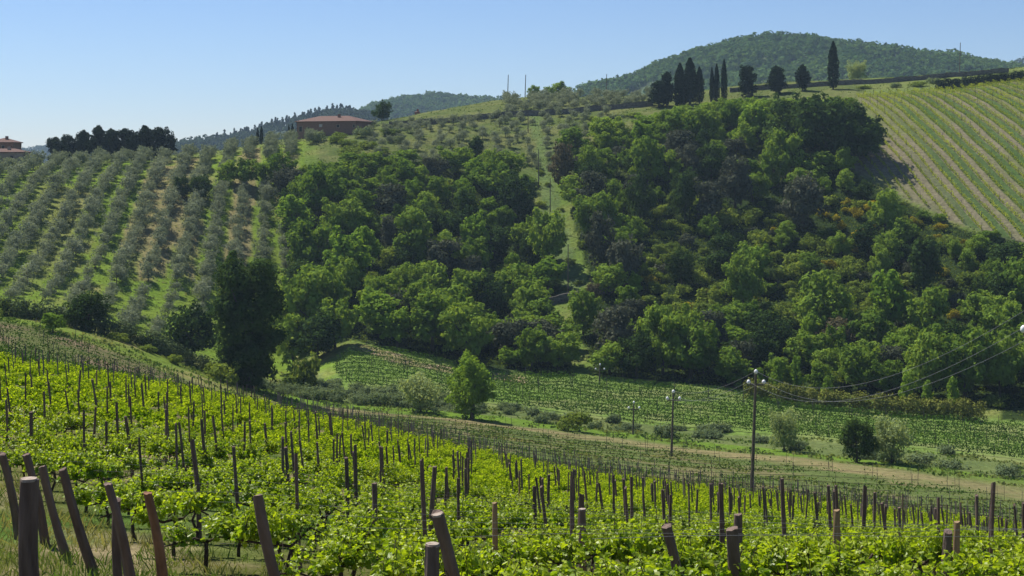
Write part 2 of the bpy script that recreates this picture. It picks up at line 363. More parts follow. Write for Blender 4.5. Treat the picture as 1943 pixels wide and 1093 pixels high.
    cov = mixc(cov, mixc(col((0.075, 0.10, 0.032)), col((0.125, 0.135, 0.05)), (n1 - .35) * 3), bk * .85)
    uf = up & inside(px, py, UPFIELD) & (Yg > 300) & (Yg < Ls[8] + 2)
    rel_x, rel_y = Xg - U0[0], Yg - U0[1]
    rc = (rel_x * UV[0] + rel_y * UV[1]) / 2.6
    A = mixc(col((0.175, 0.155, 0.10)), col((0.135, 0.15, 0.058)), (n3 - 0.4) * 4 + np.interp(py, [180, 330, 420], [0.5, 0, -0.4]))
    cov = np.where(uf[..., None], A, cov)
    rowm = uf * np.clip((px - 1690 + (250 - py) * 0.55) / 60, 0, 1)
    far = np.clip((Yg - 560) / 100, 0, 1)
    cov = mixc(cov, col((0.05, 0.08, 0.03)), far)
    nr, nc = Xg.shape
    V = np.stack([Xg, Yg, Zg], -1).reshape(-1, 3)
    idx = np.arange(nr * nc).reshape(nr, nc)
    Q = np.stack([idx[:-1, :-1], idx[:-1, 1:], idx[1:, 1:], idx[1:, :-1]], -1).reshape(-1, 4)
    g = Geo(); g.add(V, Q, rc.ravel())
    m, nt, out = new_mat('land_cover'); L = nt.links.new
    at = N(nt, 'ShaderNodeAttribute', attribute_name='cover')
    rcn = N(nt, 'ShaderNodeAttribute', attribute_name='leafvar'); rmn = N(nt, 'ShaderNodeAttribute', attribute_name='strip')
    fr = N(nt, 'ShaderNodeMath', operation='MULTIPLY'); fr.inputs[1].default_value = 0.5; L(rcn.outputs['Fac'], fr.inputs[0])
    f2 = N(nt, 'ShaderNodeMath', operation='FRACT'); L(fr.outputs[0], f2.inputs[0])
    lt = N(nt, 'ShaderNodeMapRange'); lt.inputs['From Min'].default_value = 0.46; lt.inputs['From Max'].default_value = 0.54; L(f2.outputs[0], lt.inputs['Value'])
    fm = N(nt, 'ShaderNodeMath', operation='MULTIPLY'); lt.inputs['To Max'].default_value = 0.8; L(lt.outputs[0], fm.inputs[0]); L(rmn.outputs['Fac'], fm.inputs[1])
    mg = N(nt, 'ShaderNodeMix', data_type='RGBA'); L(fm.outputs[0], mg.inputs[0]); L(at.outputs['Color'], mg.inputs[6]); mg.inputs[7].default_value = (0.048, 0.10, 0.022, 1)
    geo = N(nt, 'ShaderNodeNewGeometry')
    n_a = N(nt, 'ShaderNodeTexNoise'); n_a.inputs['Scale'].default_value = 1.1; n_a.inputs['Detail'].default_value = 8; n_a.inputs['Roughness'].default_value = 0.65
    L(geo.outputs['Position'], n_a.inputs['Vector'])
    n_b = N(nt, 'ShaderNodeTexNoise'); n_b.inputs['Scale'].default_value = 14.0; n_b.inputs['Detail'].default_value = 4
    L(geo.outputs['Position'], n_b.inputs['Vector'])
    mr = N(nt, 'ShaderNodeMapRange'); mr.inputs['From Min'].default_value = 0.3; mr.inputs['From Max'].default_value = 0.7; mr.inputs['To Min'].default_value = 0.62; mr.inputs['To Max'].default_value = 1.35
    L(n_a.outputs['Fac'], mr.inputs['Value'])
    mr2 = N(nt, 'ShaderNodeMapRange'); mr2.inputs['From Min'].default_value = 0.3; mr2.inputs['From Max'].default_value = 0.7; mr2.inputs['To Min'].default_value = 0.7; mr2.inputs['To Max'].default_value = 1.25
    L(n_b.outputs['Fac'], mr2.inputs['Value'])
    mm = N(nt, 'ShaderNodeMath', operation='MULTIPLY'); L(mr.outputs[0], mm.inputs[0]); L(mr2.outputs[0], mm.inputs[1])
    vm = N(nt, 'ShaderNodeVectorMath', operation='SCALE'); L(mg.outputs[2], vm.inputs[0]); L(mm.outputs[0], vm.inputs['Scale'])
    p = N(nt, 'ShaderNodeBsdfDiffuse'); L(vm.outputs[0], p.inputs['Color'])
    bmp = N(nt, 'ShaderNodeBump'); bmp.inputs['Strength'].default_value = 0.9; bmp.inputs['Distance'].default_value = 0.35
    L(n_a.outputs['Fac'], bmp.inputs['Height']); L(bmp.outputs[0], p.inputs['Normal'])
    L(p.outputs[0], out.inputs['Surface'])
    me = g.mesh('ground', m, smooth=True)
    ca = me.attributes.new('cover', 'FLOAT_COLOR', 'POINT')
    ca.data.foreach_set('color', np.concatenate([cov.reshape(-1, 3), np.ones((nr * nc, 1))], 1).astype(np.float32).ravel())
    sa = me.attributes.new('strip', 'FLOAT', 'POINT'); sa.data.foreach_set('value', rowm.astype(np.float32).ravel())
    o = link('ground', me); o['kind'] = 'structure'
    return o
build_ground()

# ---------------------------------------------------------------- foliage and wood builders
def unit(v): return v / np.maximum(np.linalg.norm(v, axis=-1, keepdims=True), 1e-9)
def quads_at(P, Nn, size, r, aspect=1.0):
    n = len(P); t = unit(np.cross(Nn, unit(r.normal(size=(n, 3))))); b = np.cross(Nn, t)
    size = np.broadcast_to(size, (n,))[:, None]
    k = r.uniform(0.55, 1.25, (n, 4, 1))
    V = np.stack([P + t * size * 0.6 * k[:, 0], P + b * size * 0.5 * aspect * k[:, 1], P - t * size * 0.6 * k[:, 2], P - b * size * 0.5 * aspect * k[:, 3]], 1)
    V[:, 0] += Nn * size * 0.12; V[:, 2] -= Nn * size * 0.12
    return V.reshape(-1, 3), np.arange(4 * n).reshape(n, 4)
def leaf_blobs(g, r, cen, rad, per, size, up=0.3, flat=1.0, fill=0.45):
    cen = np.asarray(cen, float); rad = np.asarray(rad, float)
    cnt = np.maximum(6, (per * (rad / rad.mean()) ** 2).astype(int))
    ci = np.repeat(np.arange(len(cen)), cnt); n = len(ci)
    d = unit(r.normal(size=(n, 3)))
    rr = fill + (1 - fill) * np.sqrt(r.random(n)); rr *= r.uniform(0.85, 1.15, n)
    P = cen[ci] + d * (rad[ci] * rr)[:, None] * np.array([1, 1, flat])
    Nn = unit(d * 0.9 + r.normal(size=(n, 3)) * 0.4 + np.array([0, 0, up]))
    V, Q = quads_at(P, Nn, size * r.uniform(0.6, 1.35, n), r)
    bl = r.random(len(cen))[ci]
    g.add(V, Q, np.repeat(np.clip(0.55 * bl + 0.45 * r.random(n), 0, 1), 4))
def tube(g, pts, rad, sides=6, var=0.5, cap=True, jit=0.0, r=None):
    pts = np.asarray(pts, float); n = len(pts); rad = np.broadcast_to(rad, (n,))
    tg = np.gradient(pts, axis=0) if n > 2 else np.repeat((pts[-1:] - pts[:1]), n, 0)
    tg = unit(tg); ref = np.where(np.abs(tg[:, 2:3]) > 0.9, np.array([[1.0, 0, 0]]), np.array([[0, 0, 1.0]]))
    a = unit(np.cross(ref, tg)); b = np.cross(tg, a)
    th = np.arange(sides) / sides * 2 * np.pi
    rr = rad[:, None] * (1 + (r.uniform(-jit, jit, (n, sides)) * .6 + r.uniform(-jit, jit, (1, sides)) if jit else 0))
    V = pts[:, None, :] + (a[:, None, :] * np.cos(th)[None, :, None] + b[:, None, :] * np.sin(th)[None, :, None]) * rr[..., None]
    I = np.arange(n * sides).reshape(n, sides); J = np.roll(I, -1, axis=1)
    Q = np.stack([I[:-1], J[:-1], J[1:], I[1:]], -1).reshape(-1, 4)
    base = g.n
    g.add(V.reshape(-1, 3), Q, var)
    if cap: g.F.append((I[-1] + base)[None, :]); g.F.append((I[0][::-1] + base)[None, :])
def box(g, c, s, rz=0.0):
    x, y, z = np.array(s) / 2
    V = np.array([[-x, -y, -z], [x, -y, -z], [x, y, -z], [-x, y, -z], [-x, -y, z], [x, -y, z], [x, y, z], [-x, y, z]])
    ca, sa = math.cos(rz), math.sin(rz)
    V = np.stack([V[:, 0] * ca - V[:, 1] * sa, V[:, 0] * sa + V[:, 1] * ca, V[:, 2]], -1) + np.array(c)
    g.add(V, [[0, 3, 2, 1], [4, 5, 6, 7], [0, 1, 5, 4], [1, 2, 6, 5], [2, 3, 7, 6], [3, 0, 4, 7]])

def tree_geo(r, W, H, z0, nb, per, size, form='round', up=0.3, blob=0.2):
    """crown (Geo) and trunk (Geo) of a tree W wide and H tall whose leaves start z0 above the ground"""
    cen = []
    hc = (H - z0) / 2
    while len(cen) < nb:
        p = r.uniform(-1, 1, 3); q = np.linalg.norm(p)
        if form == 'column': q = math.hypot(p[0], p[1]) + .12 * abs(p[2]) ** 4
        if q > 1 or q < 0.35: continue
        t = (p[2] + 1) / 2
        if form == 'round': k = 1.0
        elif form == 'column': k = 0.8 + 0.22 * math.sin(t * 2.6)
        elif form == 'egg': k = 1.0 - 0.45 * t
        elif form == 'tall': k = 0.85 + 0.25 * math.sin(t * 3.1)
        elif form == 'vase': k = 0.55 + 0.55 * t
        elif form == 'cone': k = 1.15 - 0.95 * t
        cen.append([p[0] * W / 2 * 0.82 * k, p[1] * W / 2 * 0.82 * k, z0 + hc + p[2] * hc * 0.84])
    cen = np.array(cen); rad = W * blob * r.uniform(0.65, 1.25, nb)
    cr = Geo(); leaf_blobs(cr, r, cen, rad, per, size, up, 0.8)
    # loose sprays break the outline
    k = r.choice(nb, max(3, nb // 2)); o = unit(cen[k] - np.array([0, 0, z0 + hc * 0.7])) * (rad[k] * r.uniform(0.8, 1.3, len(k)))[:, None]
    leaf_blobs(cr, r, cen[k] + o, rad[k] * 0.42, per * 0.28, size * 0.9, up)
    tr = Geo(); lean = r.uniform(-0.04, 0.04, 2) * H
    hh = z0 + hc
    tube(tr, [[0, 0, -0.4], [lean[0] * .3, lean[1] * .3, hh * 0.4], [lean[0], lean[1], hh]], [0.034 * H, 0.026 * H, 0.012 * H], 7)
    for j in r.choice(nb, min(6, nb), replace=False):
        s = r.uniform(0.45, 0.8); a = np.array([lean[0] * s, lean[1] * s, hh * s])
        mid = (a + cen[j]) / 2 + np.array([0, 0, -0.03 * H])
        tube(tr, [a, mid, cen[j]], [0.013 * H, 0.009 * H, 0.004 * H], 5)
    return cr, tr
def cypress_geo(r, W, H, n, size):
    cr = Geo(); t = r.random(n) ** 0.85; th = r.uniform(0, 2 * np.pi, n)
    prof = np.interp(t, [0, 0.06, 0.25, 0.6, 0.85, 1], [0.5, 0.8, 1.0, 0.85, 0.48, 0.06])
    lump = 1 + 0.16 * np.sin(th * 3 + t * 19) + 0.1 * np.sin(th * 5 - t * 31)
    rad = W / 2 * prof * lump * (0.72 + 0.28 * r.random(n))
    P = np.stack([np.cos(th) * rad, np.sin(th) * rad, H * (0.05 + 0.95 * t)], -1)
    Nn = unit(np.stack([np.cos(th), np.sin(th), np.full(n, 0.35)], -1) + r.normal(size=(n, 3)) * 0.4)
    V, Q = quads_at(P, Nn, size * r.uniform(0.6, 1.3, n), r); cr.add(V, Q, np.repeat(r.random(n), 4))
    tr = Geo(); tube(tr, [[0, 0, -0.5], [0, 0, H * 0.5], [0, 0, H * 0.93]], [0.22, 0.16, 0.03], 6)
    return cr, tr
def pair(geo, name, leaf, bark=None):
    return [('crown', geo[0].mesh(name + '_crown', leaf)), ('trunk', geo[1].mesh(name + '_trunk', bark or M_bark, True))]

# prototypes: (parts, width, height)
P = {}
def proto(key, n, W, H, z0, nb, per, size, leaf, form='round', up=0.3, blob=0.2):
    P[key] = []
    for i in range(n):
        r = np.random.default_rng(hash(key) % 1000 + i if False else sum(map(ord, key)) * 17 + i)
        ge = tree_geo(r, W, H, z0, nb, per, size, form, up, blob)
        P[key].append((pair(ge, key, leaf), W, H, ge))
proto('broad', 6, 7.0, 8.0, 1.0, 30, 80, 0.46, M_broad, 'round', blob=0.17)
proto('bright', 3, 6.5, 8.0, 0.8, 30, 75, 0.44, M_bright, 'egg', blob=0.17)
proto('oak', 4, 9.0, 9.0, 1.0, 44, 90, 0.50, M_broad, 'round', blob=0.15)
proto('dark', 4, 7.0, 8.0, 0.6, 36, 100, 0.40, M_dark, 'round')
proto('ever', 3, 4.5, 9.0, 0.5, 34, 80, 0.40, M_dark, 'egg', blob=0.24)
proto('grey', 3, 5.0, 8.0, 0.5, 32, 85, 0.36, M_greyd, 'tall', blob=0.22)
proto('russet', 2, 5.0, 8.0, 0.5, 32, 85, 0.34, M_russet, 'tall', blob=0.22)
proto('poplar', 1, 11.0, 20.0, 0.2, 150, 140, 0.44, M_dark, 'column', blob=0.155)
proto('willow', 2, 6.0, 5.5, 0.5, 34, 110, 0.24, M_willow, 'vase', blob=0.2)
proto('olive', 6, 4.0, 3.9, 0.75, 15, 60, 0.27, M_olive, 'round', blob=0.24)
proto('sapling', 3, 3.0, 5.0, 0.3, 22, 45, 0.28, M_bright, 'cone', blob=0.2)
proto('lone', 1, 6.6, 9.6, 0.3, 80, 120, 0.30, M_bright, 'round', blob=0.15)
P['cypress'] = []
for i in range(3):
    ge = cypress_geo(np.random.default_rng(900 + i), 2.6, 14.0, 3800, 0.34); P['cypress'].append((pair(ge, 'cypress', M_cyp), 2.6, 14.0, ge))
P['pine'] = []
for i in range(4):
    ge = tree_geo(np.random.default_rng(950 + i), 5.0, 8.5, 0.2, 52, 85, 0.36, 'column' if i % 2 else 'egg', 0.3, 0.2); P['pine'].append((pair(ge, 'pine', M_cyp), 5.0, 8.5, ge))
def shrub_geo(r, W, H, nb, per, size):
    cen = np.stack([r.uniform(-.5, .5, nb) * W * 0.72, r.uniform(-.5, .5, nb) * W * 0.72, r.uniform(0.2, 0.72, nb) * H], -1)
    cen[:, 2] *= 1 - 0.5 * (np.hypot(cen[:, 0], cen[:, 1]) / (W * .5)) ** 2
    g = Geo(); leaf_blobs(g, r, cen, W * 0.2 * r.uniform(0.7, 1.25, nb), per, size, 0.35, 0.85); return g
def shrub_proto(key, n, W, H, nb, per, size, leaf):
    P[key] = []
    for i in range(n):
        ge = shrub_geo(np.random.default_rng(sum(map(ord, key)) * 13 + i), W, H, nb, per, size)
        P[key].append(([(key, ge.mesh(key, leaf))], W, H, (ge, None)))
shrub_proto('scrub', 6, 4.2, 3.4, 15, 60, 0.33, M_scrub)
shrub_proto('bramble', 5, 3.2, 1.7, 14, 70, 0.22, M_bramble)
shrub_proto('broom', 3, 3.0, 2.4, 11, 60, 0.24, M_broom)
shrub_proto('garrigue', 4, 2.6, 1.9, 11, 50, 0.26, M_greyd)

def plant(key, name, label, cat, x, y, w, h, group=None, k=None, sink=0.15):
    """one tree or shrub, w metres wide and h tall, standing on the ground at x, y"""
    lst = P[key]; parts, W, H, _ = lst[(random.randrange(len(lst)) if k is None else k) % len(lst)]
    M = trs((x, y, gz(x, y) - sink), random.uniform(0, 6.28), (w / W, w / W * random.uniform(0.9, 1.1), h / H))
    if len(parts) == 1:
        o = link(name, parts[0][1], None, M); return tag(o, label, cat, group)
    return thing(name, label, cat, M, parts, group)
def plant_px(key, name, label, cat, px, top, base, wpx, group=None, k=None, y0=100, y1=600):
    x, y = hit(px, base, y0, y1)
    return plant(key, name, label, cat, x, y, wpx / F * y, (base - top) / F * y, group, k)
TAKEN = []                                   # (x, y, radius) of hand-placed trees
def keep(x, y, r): TAKEN.append((x, y, r))
def free(x, y, r):
    return all((x - a) ** 2 + (y - b) ** 2 > (r + c) ** 2 * 0.5 for a, b, c in TAKEN)


# ---------------------------------------------------------------- distant wooded hills
def far_hill(name, sky_line, Y0, depth, front_drop, crown, leaf, n, label, cat_name, seed, ground_col, pine_line=None, size=3.2):
    r = np.random.default_rng(seed)
    a = np.array(sky_line, float)
    Xs = (a[:, 0] - CX) / F * Y0; Zs = (H0 - a[:, 1]) / F * Y0 - crown * 0.8
    def zf(X, Y):
        zr = np.interp(X, Xs, Zs); t = (Y0 - Y) / depth
        und = (fbm(X / 90.0 + seed, Y / 90.0, seed, 3) - 0.5) * 26 * np.clip(np.abs(t) * 3, 0, 1)
        return np.where(t > 0, zr - front_drop * np.maximum(t, 0) ** 1.15, zr + 40 * t) + und - 0.02 * np.abs(Y - Y0)
    xs = np.linspace(Xs[0], Xs[-1], 140); ys = np.linspace(Y0 - depth, Y0 + depth * 0.8, 60)
    XX, YY = np.meshgrid(xs, ys); I = np.arange(XX.size).reshape(XX.shape)
    Q = np.stack([I[:-1, :-1], I[:-1, 1:], I[1:, 1:], I[1:, :-1]], -1).reshape(-1, 4)
    g = Geo(); g.add(np.stack([XX, YY, zf(XX, YY)], -1).reshape(-1, 3), Q)
    m = rough_mat(name + '_ground', [c * 0.8 for c in ground_col], ground_col, 0.02, 0.95, 0.0)
    o = link(name, g.mesh(name, m, True)); o['kind'] = 'structure'
    X = r.uniform(Xs[0], Xs[-1], n); Y = Y0 - depth * np.abs(r.random(n) ** 1.3) + r.uniform(0, 25, n)
    keepm = fbm(X / 60.0, Y / 60.0, seed + 5, 3) > 0.20
    X, Y = X[keepm], Y[keepm]; Z = zf(X, Y)
    cr = crown * r.uniform(0.6, 1.25, len(X)) * (0.75 + 0.5 * fbm(X / 40, Y / 40, seed + 9, 2))
    per = 22; tot = len(X) * per; d = unit(r.normal(size=(tot, 3))); d[:, 2] = np.abs(d[:, 2]) * 1.0 - 0.15
    R_ = np.repeat(cr, per)
    Pp = np.repeat(np.stack([X, Y, Z], -1), per, 0) + d * np.stack([R_ * .55, R_ * .55, R_ * .75], -1) + np.stack([0 * R_, 0 * R_, R_ * .45], -1)
    V, Qd = quads_at(Pp, unit(d + r.normal(size=(tot, 3)) * .45 + np.array([0, 0, .3])), size * r.uniform(.7, 1.3, tot), r)
    gg = Geo(); patch = np.clip((fbm(X / 130.0, Y / 130.0, seed + 2, 3) - 0.3) * 2.2, 0, 1)
    gg.add(V, Qd, np.repeat(np.clip(np.repeat(patch * .6 + r.random(len(X)) * .5, per) + r.uniform(-.1, .1, tot), 0, 1), 4))
    if pine_line:
        px = np.arange(pine_line[0], pine_line[1], 3.3) + r.uniform(-2, 2, len(np.arange(pine_line[0], pine_line[1], 3.3)))
        for p_ in px:
            if r.random() < 0.16: continue
            x = (p_ - CX) / F * Y0; z = float(zf(np.array([x]), np.array([Y0]))[0]); h = crown * r.uniform(.9, 1.75)
            nn = 60; t = r.random(nn); rad = crown * 0.42 * (1.05 - t) * r.random(nn) ** .5; th = r.uniform(0, 6.28, nn)
            V, Qd = quads_at(np.stack([x + rad * np.cos(th), Y0 + rad * np.sin(th), z + h * (.12 + .88 * t)], -1), unit(r.normal(size=(nn, 3))), size * .8, r)
            gg.add(V, Qd, np.repeat(r.random(nn) * .4, 4))
    o = link(cat_name, gg.mesh(cat_name, leaf)); tag(o, label, 'wood', kind='stuff')
far_hill('distant_hill', [(-400, 292), (40, 284), (80, 278), (110, 276), (330, 280), (520, 285), (900, 290)], 3000, 500, 60, 9, M_farpine, 2600,
         'faint blue wood on the low horizon hill far left', 'far_forest', 41, (0.03, 0.05, 0.02), size=5.0)
far_hill('pine_hill', [(150, 292), (250, 282), (330, 268), (390, 262), (430, 258), (480, 247), (520, 235), (600, 214), (650, 206), (700, 212), (760, 232), (900, 262)], 1500, 260, 60, 7, M_farpine, 2600,
         'dark blue pine wood along the hill behind the farmhouse', 'far_forest', 43, (0.03, 0.05, 0.02), pine_line=(400, 665), size=2.8)
far_hill('wooded_hill', [(520, 262), (640, 218), (690, 206), (720, 194), (760, 184), (820, 178), (870, 184), (910, 184), (945, 187), (1000, 190), (1100, 196), (1200, 210)], 2000, 420, 90, 8, M_farwood, 3800,
         'hazy wood on the low rounded hill in the middle', 'far_forest', 47, (0.05, 0.08, 0.03), size=3.6)
far_hill('great_hill', [(980, 205), (1085, 172), (1150, 154), (1200, 139), (1250, 119), (1300, 102), (1350, 86), (1420, 72), (1490, 66), (1540, 70), (1600, 79), (1700, 92), (1800, 104), (1900, 121), (1960, 132), (2100, 150), (2400, 190)], 1400, 420, 105, 8, M_farwood, 9000,
         'broad oak wood covering the great hill at upper right', 'far_forest', 53, (0.05, 0.08, 0.03), size=3.0)
far_hill('horizon_hill', [(1850, 140), (1920, 120), (1943, 112), (2000, 100), (2200, 90), (2500, 110)], 2400, 400, 90, 9, M_farpine, 1500,
         'blue wood on the hill at the far right edge', 'far_forest', 59, (0.03, 0.05, 0.02), size=4.0)

# ---------------------------------------------------------------- houses and walls on the ridge
def at_y(px, Y): return (px - CX) / F * Y
def house(name, label, x0, y0, x1, y1, depth, h0, zb, roof_h, wall_m, windows, over=0.5):
    """long house: front wall from (x0,y0) to (x1,y1); windows: (along 0..1, height 0..1, w, h, pale)"""
    L_ = math.hypot(x1 - x0, y1 - y0); ang = math.atan2(y1 - y0, x1 - x0)
    r = link(name, None, None, trs((x0, y0, zb), ang)); tag(r, label, 'house')
    g = Geo(); box(g, (L_ / 2, depth / 2, h0 / 2 - 1), (L_, depth, h0 + 2)); link('wall', g.mesh('house_wall', wall_m), r)
    g = Geo(); o = over; rid = min(depth / 2, L_ / 2 * .9)
    V = [[-o, -o, h0], [L_ + o, -o, h0], [L_ + o, depth + o, h0], [-o, depth + o, h0],
         [-o, -o, h0 + .22], [L_ + o, -o, h0 + .22], [L_ + o, depth + o, h0 + .22], [-o, depth + o, h0 + .22], [rid, depth / 2, h0 + roof_h], [max(L_ - rid, rid + .01), depth / 2, h0 + roof_h]]
    g.add(V, [[0, 3, 2, 1], [0, 1, 5, 4], [1, 2, 6, 5], [2, 3, 7, 6], [3, 0, 4, 7], [4, 5, 9, 8], [6, 7, 8, 9]])
    g.F.append(np.array([[5, 6, 9], [7, 4, 8]]))
    rf = link('roof', g.mesh('house_roof', M_tile), r)
    g = Geo(); box(g, (L_ * .62, depth * .36, h0 + roof_h * .95), (.7, .6, 1.1)); link('chimney', g.mesh('house_chimney', wall_m), rf)
    for u, v, w, h, pale in windows:
        fr = Geo(); box(fr, (u * L_, -0.06, v * h0), (w + .24, .14, h + .24)); f = link('window', fr.mesh('window', M_plaster), r)
        pn = Geo(); box(pn, (u * L_, -0.10, v * h0), (w, .12, h)); link('pane', pn.mesh('pane', M_paleshut if pale else M_shut), f)
    return r
Yh = 412.0
house('farmhouse', 'long low brick farmhouse with hipped red tile roof on the ridge', at_y(563, Yh + 4), Yh + 4, at_y(676, Yh - 3), Yh - 3, 10.0, 4.1, gz(at_y(640, Yh), Yh) - 0.4, 1.9, M_brick,
      [(.07, .5, .9, 1.5, False), (.20, .52, .8, 1.0, False), (.41, .74, .9, .7, True), (.70, .70, .8, .7, False), (.965, .70, .5, .8, False)])
Yv = 372.0
zc = (H0 - 300) / F * Yv
house('villa_wing', 'low stone wing with shallow tiled roof at the far left edge', at_y(-40, Yv - 6), Yv - 6, at_y(43, Yv - 6), Yv - 6, 6.0, 2.6, -1.2, 1.1, M_plaster, [(.75, .55, .7, .8, False)], .3)
house('villa_tower', 'square house with hipped red roof rising at the far left edge', at_y(-22, Yv + 8), Yv + 8, at_y(25, Yv + 8), Yv + 8, 6.5, 3.9, 0.2, 1.4, M_brick, [(.6, .7, .7, .9, False)], .35)
house('red_roofed_hut', 'tiny hut with bright red roof on the middle skyline', at_y(787, 494), 494, at_y(796, 494), 494, 2.0, 1.2, gz(at_y(791, 494), 494), 0.7, M_redpaint, [(.5, .5, .4, .5, False)], .2)

def wall_along(name, label, pts, h, thick, mat, cat='wall', y0=300, y1=600, jag=0.12, capm=None):
    W = []
    for (px, py) in pts: W.append(hit(px, py, y0, y1))
    W = np.array(W); t = np.concatenate([[0], np.cumsum(np.linalg.norm(np.diff(W, axis=0), axis=1))])
    s = np.arange(0, t[-1], 1.2); X = np.interp(s, t, W[:, 0]); Y = np.interp(s, t, W[:, 1]); Z = ground(X, Y)
    r = np.random.default_rng(len(label)); top = h * (1 + r.uniform(-jag, jag, len(s)))
    lo = np.stack([X, Y, Z - 0.6], -1); hi = np.stack([X, Y, Z + top], -1); off = np.array([0, thick, 0])
    ring = np.stack([lo, hi, hi + off, lo + off], 1)
    I = np.arange(len(s) * 4).reshape(-1, 4); J = np.roll(I, -1, 1)
    g = Geo(); g.add(ring.reshape(-1, 3), np.stack([I[:-1], J[:-1], J[1:], I[1:]], -1).reshape(-1, 4))
    g.F.append(I[:1]); g.F.append(I[-1:, ::-1])
    o = link(name, g.mesh(name, mat)); return tag(o, label, cat)
wall_along('stone_wall', 'long dark dry stone wall crossing the ridge right of the farmhouse', [(738, 242), (800, 238), (900, 228), (1000, 220), (1100, 214), (1240, 201)], 1.7, 0.6, M_stone, y0=380)
wall_along('stone_wall', 'low grey field wall behind the tallest cypress', [(1385, 176), (1500, 168), (1590, 162), (1700, 156), (1800, 147), (1920, 137)], 1.5, 0.6, M_stone, y0=440)
wall_along('retaining_wall', 'grey retaining wall below the pole in the middle of the wood', [(1008, 592), (1050, 578), (1090, 569), (1165, 556)], 1.6, 0.7, M_stone, y0=255, y1=400)

# ---------------------------------------------------------------- power poles and lines
POLES = []
def power_pole(label, px, top, base, Y, arm=0.62, rad=0.13, ins=True, zb=None, turn=0.2, lean=0.0, isz=1.0):
    x = at_y(px, Y); zg = gz(x, Y) if zb is None else zb; zt = (H0 - top) / F * Y; h = zt - zg
    r = link('power_pole', None, None, trs((x, Y, zg), turn, tilt=(0, lean))); tag(r, label, 'power pole', 'power poles climbing the hill')
    g = Geo(); tube(g, [[0, 0, -0.6], [0, 0, h * .5], [0, 0, h - .15]], [rad * 1.25, rad, rad * .78], 8); link('shaft', g.mesh('pole_shaft', M_pole, False), r)
    pins = []
    if ins:
        g = Geo(); box(g, (0, -rad, h - .95), (arm * 2, .09, .11)); link('crossarm', g.mesh('pole_crossarm', M_pole), r)
        for p in ((0, 0, h - .12), (-arm, -rad, h - .9), (arm, -rad, h - .9)):
            g = Geo(); q = 0.15 * isz
            tube(g, [[p[0], p[1], p[2]], [p[0], p[1], p[2] + .1 * q / .15], [p[0], p[1], p[2] + .24 * q / .15], [p[0], p[1], p[2] + .33 * q / .15]], [q * .55, q, q * .9, q * .35], 10)
            link('insulator', g.mesh('pole_insulator', M_white, True), r)
    M = Matrix(trs((x, Y, zg), turn, tilt=(0, lean)).tolist())
    for p in ((0, 0, h + .1), (-arm, -rad, h - .7), (arm, -rad, h - .7)): pins.append(np.array(M @ Vector(p)))
    POLES.append(pins); return r
power_pole('power pole just outside the right edge, its white insulator showing', 1963, 583, 0, 51, arm=.52, rad=.15, isz=.85)
power_pole('tallest nearest wooden power pole with three white ball insulators', 1426, 706, 0, 109, lean=.035)
power_pole('power pole with paired white insulators left of the tallest pole', 1274, 744, 0, 165, arm=.75, lean=.03, isz=1.2)
power_pole('shorter power pole with white insulators over the leafy vines', 1201, 764, 0, 206, arm=.8, lean=.03, isz=1.1)
power_pole('power pole standing in the valley vineyard below the wood', 1137, 692, 785, 252, arm=.8, lean=.04, isz=1.05)
x5, y5 = hit(1083, 566, 255, 400); power_pole('power pole above the grey retaining wall in the wood', 1078, 462, 566, y5, ins=False, rad=.12)
x6, y6 = hit(1048, 440, 270, 420); power_pole('power pole halfway up the grassy clearing', 1044, 337, 440, y6, ins=False, rad=.12)
x7, y7 = hit(1029, 355, 300, 430); power_pole('thin power pole at the top of the grassy clearing', 1022, 282, 355, y7, ins=False, rad=.12)
x8, y8 = hit(1003, 252, 380, 460); power_pole('small power pole on the olive bank under the ridge wall', 1002, 212, 252, y8, ins=False, rad=.12)
for lab, px, tp, Y, dbl in (('left of the two power poles on the middle skyline', 963, 141, 512, 1), ('right of the two power poles on the middle skyline', 996, 141, 520, 1),
                            ('lone slim power pole on the skyline where the great hill begins', 1149, 140, 540, 1), ('lone slim power pole on the skyline at upper right', 1820, 80, 520, 1)):
    power_pole(lab, px, tp, 0, Y, ins=False, rad=.16, lean=.03)
def wire_between(a, b, sag, label, rad):
    t = np.linspace(0, 1, 26)[:, None]; p = a * (1 - t) + b * t; p[:, 2] -= 4 * sag * (t * (1 - t))[:, 0]
    g = Geo(); tube(g, p, rad, 5); o = link('power_wire', g.mesh('power_wire', M_wire, True)); tag(o, label, 'power line', 'power lines between the poles')
nm = ['top', 'left', 'right']
for k in range(3):
    wire_between(POLES[0][k], POLES[1][k], 2.1, f'slack wire from the tallest pole to the right edge, {nm[k]} strand', .0075)
    wire_between(POLES[1][k], POLES[2][k], 0.8, f'wire from the tallest pole to the next pole, {nm[k]} strand', .010)

# ---------------------------------------------------------------- single trees one can point at
G_C = 'cypresses and evergreens on the ridge'
def T(key, name, label, cat, px, top, base, w, group=None, k=None, y0=100, y1=600, r=None):
    o = plant_px(key, name, label, cat, px, top, base, w, group, k, y0, y1)
    keep(o.location.x, o.location.y, (w / F * o.location.y) / 2 if r is None else r); return o
T('poplar', 'poplar_tree', 'tallest dark dense tree beside the olive grove, in the gully', 'tree', 472, 484, 738, 138, y0=205)
T('dark', 'holm_oak', 'dark round oak just left of the tallest dark tree', 'tree', 362, 578, 690, 98, y0=200)
T('dark', 'holm_oak', 'dark round oak above the hedge at the left', 'tree', 167, 556, 634, 74, y0=198)
T('bright', 'young_tree', 'small bright tree casting a shadow on the grass by the hedge', 'tree', 100, 588, 632, 54, y0=180, y1=210)
T('oak', 'broadleaf_tree', 'broad deep green tree just right of the tallest dark tree', 'tree', 592, 498, 645, 126, y0=230)
T('dark', 'holm_oak', 'low dark tree shading the tip of the valley vineyard', 'tree', 600, 590, 685, 100, y0=240)
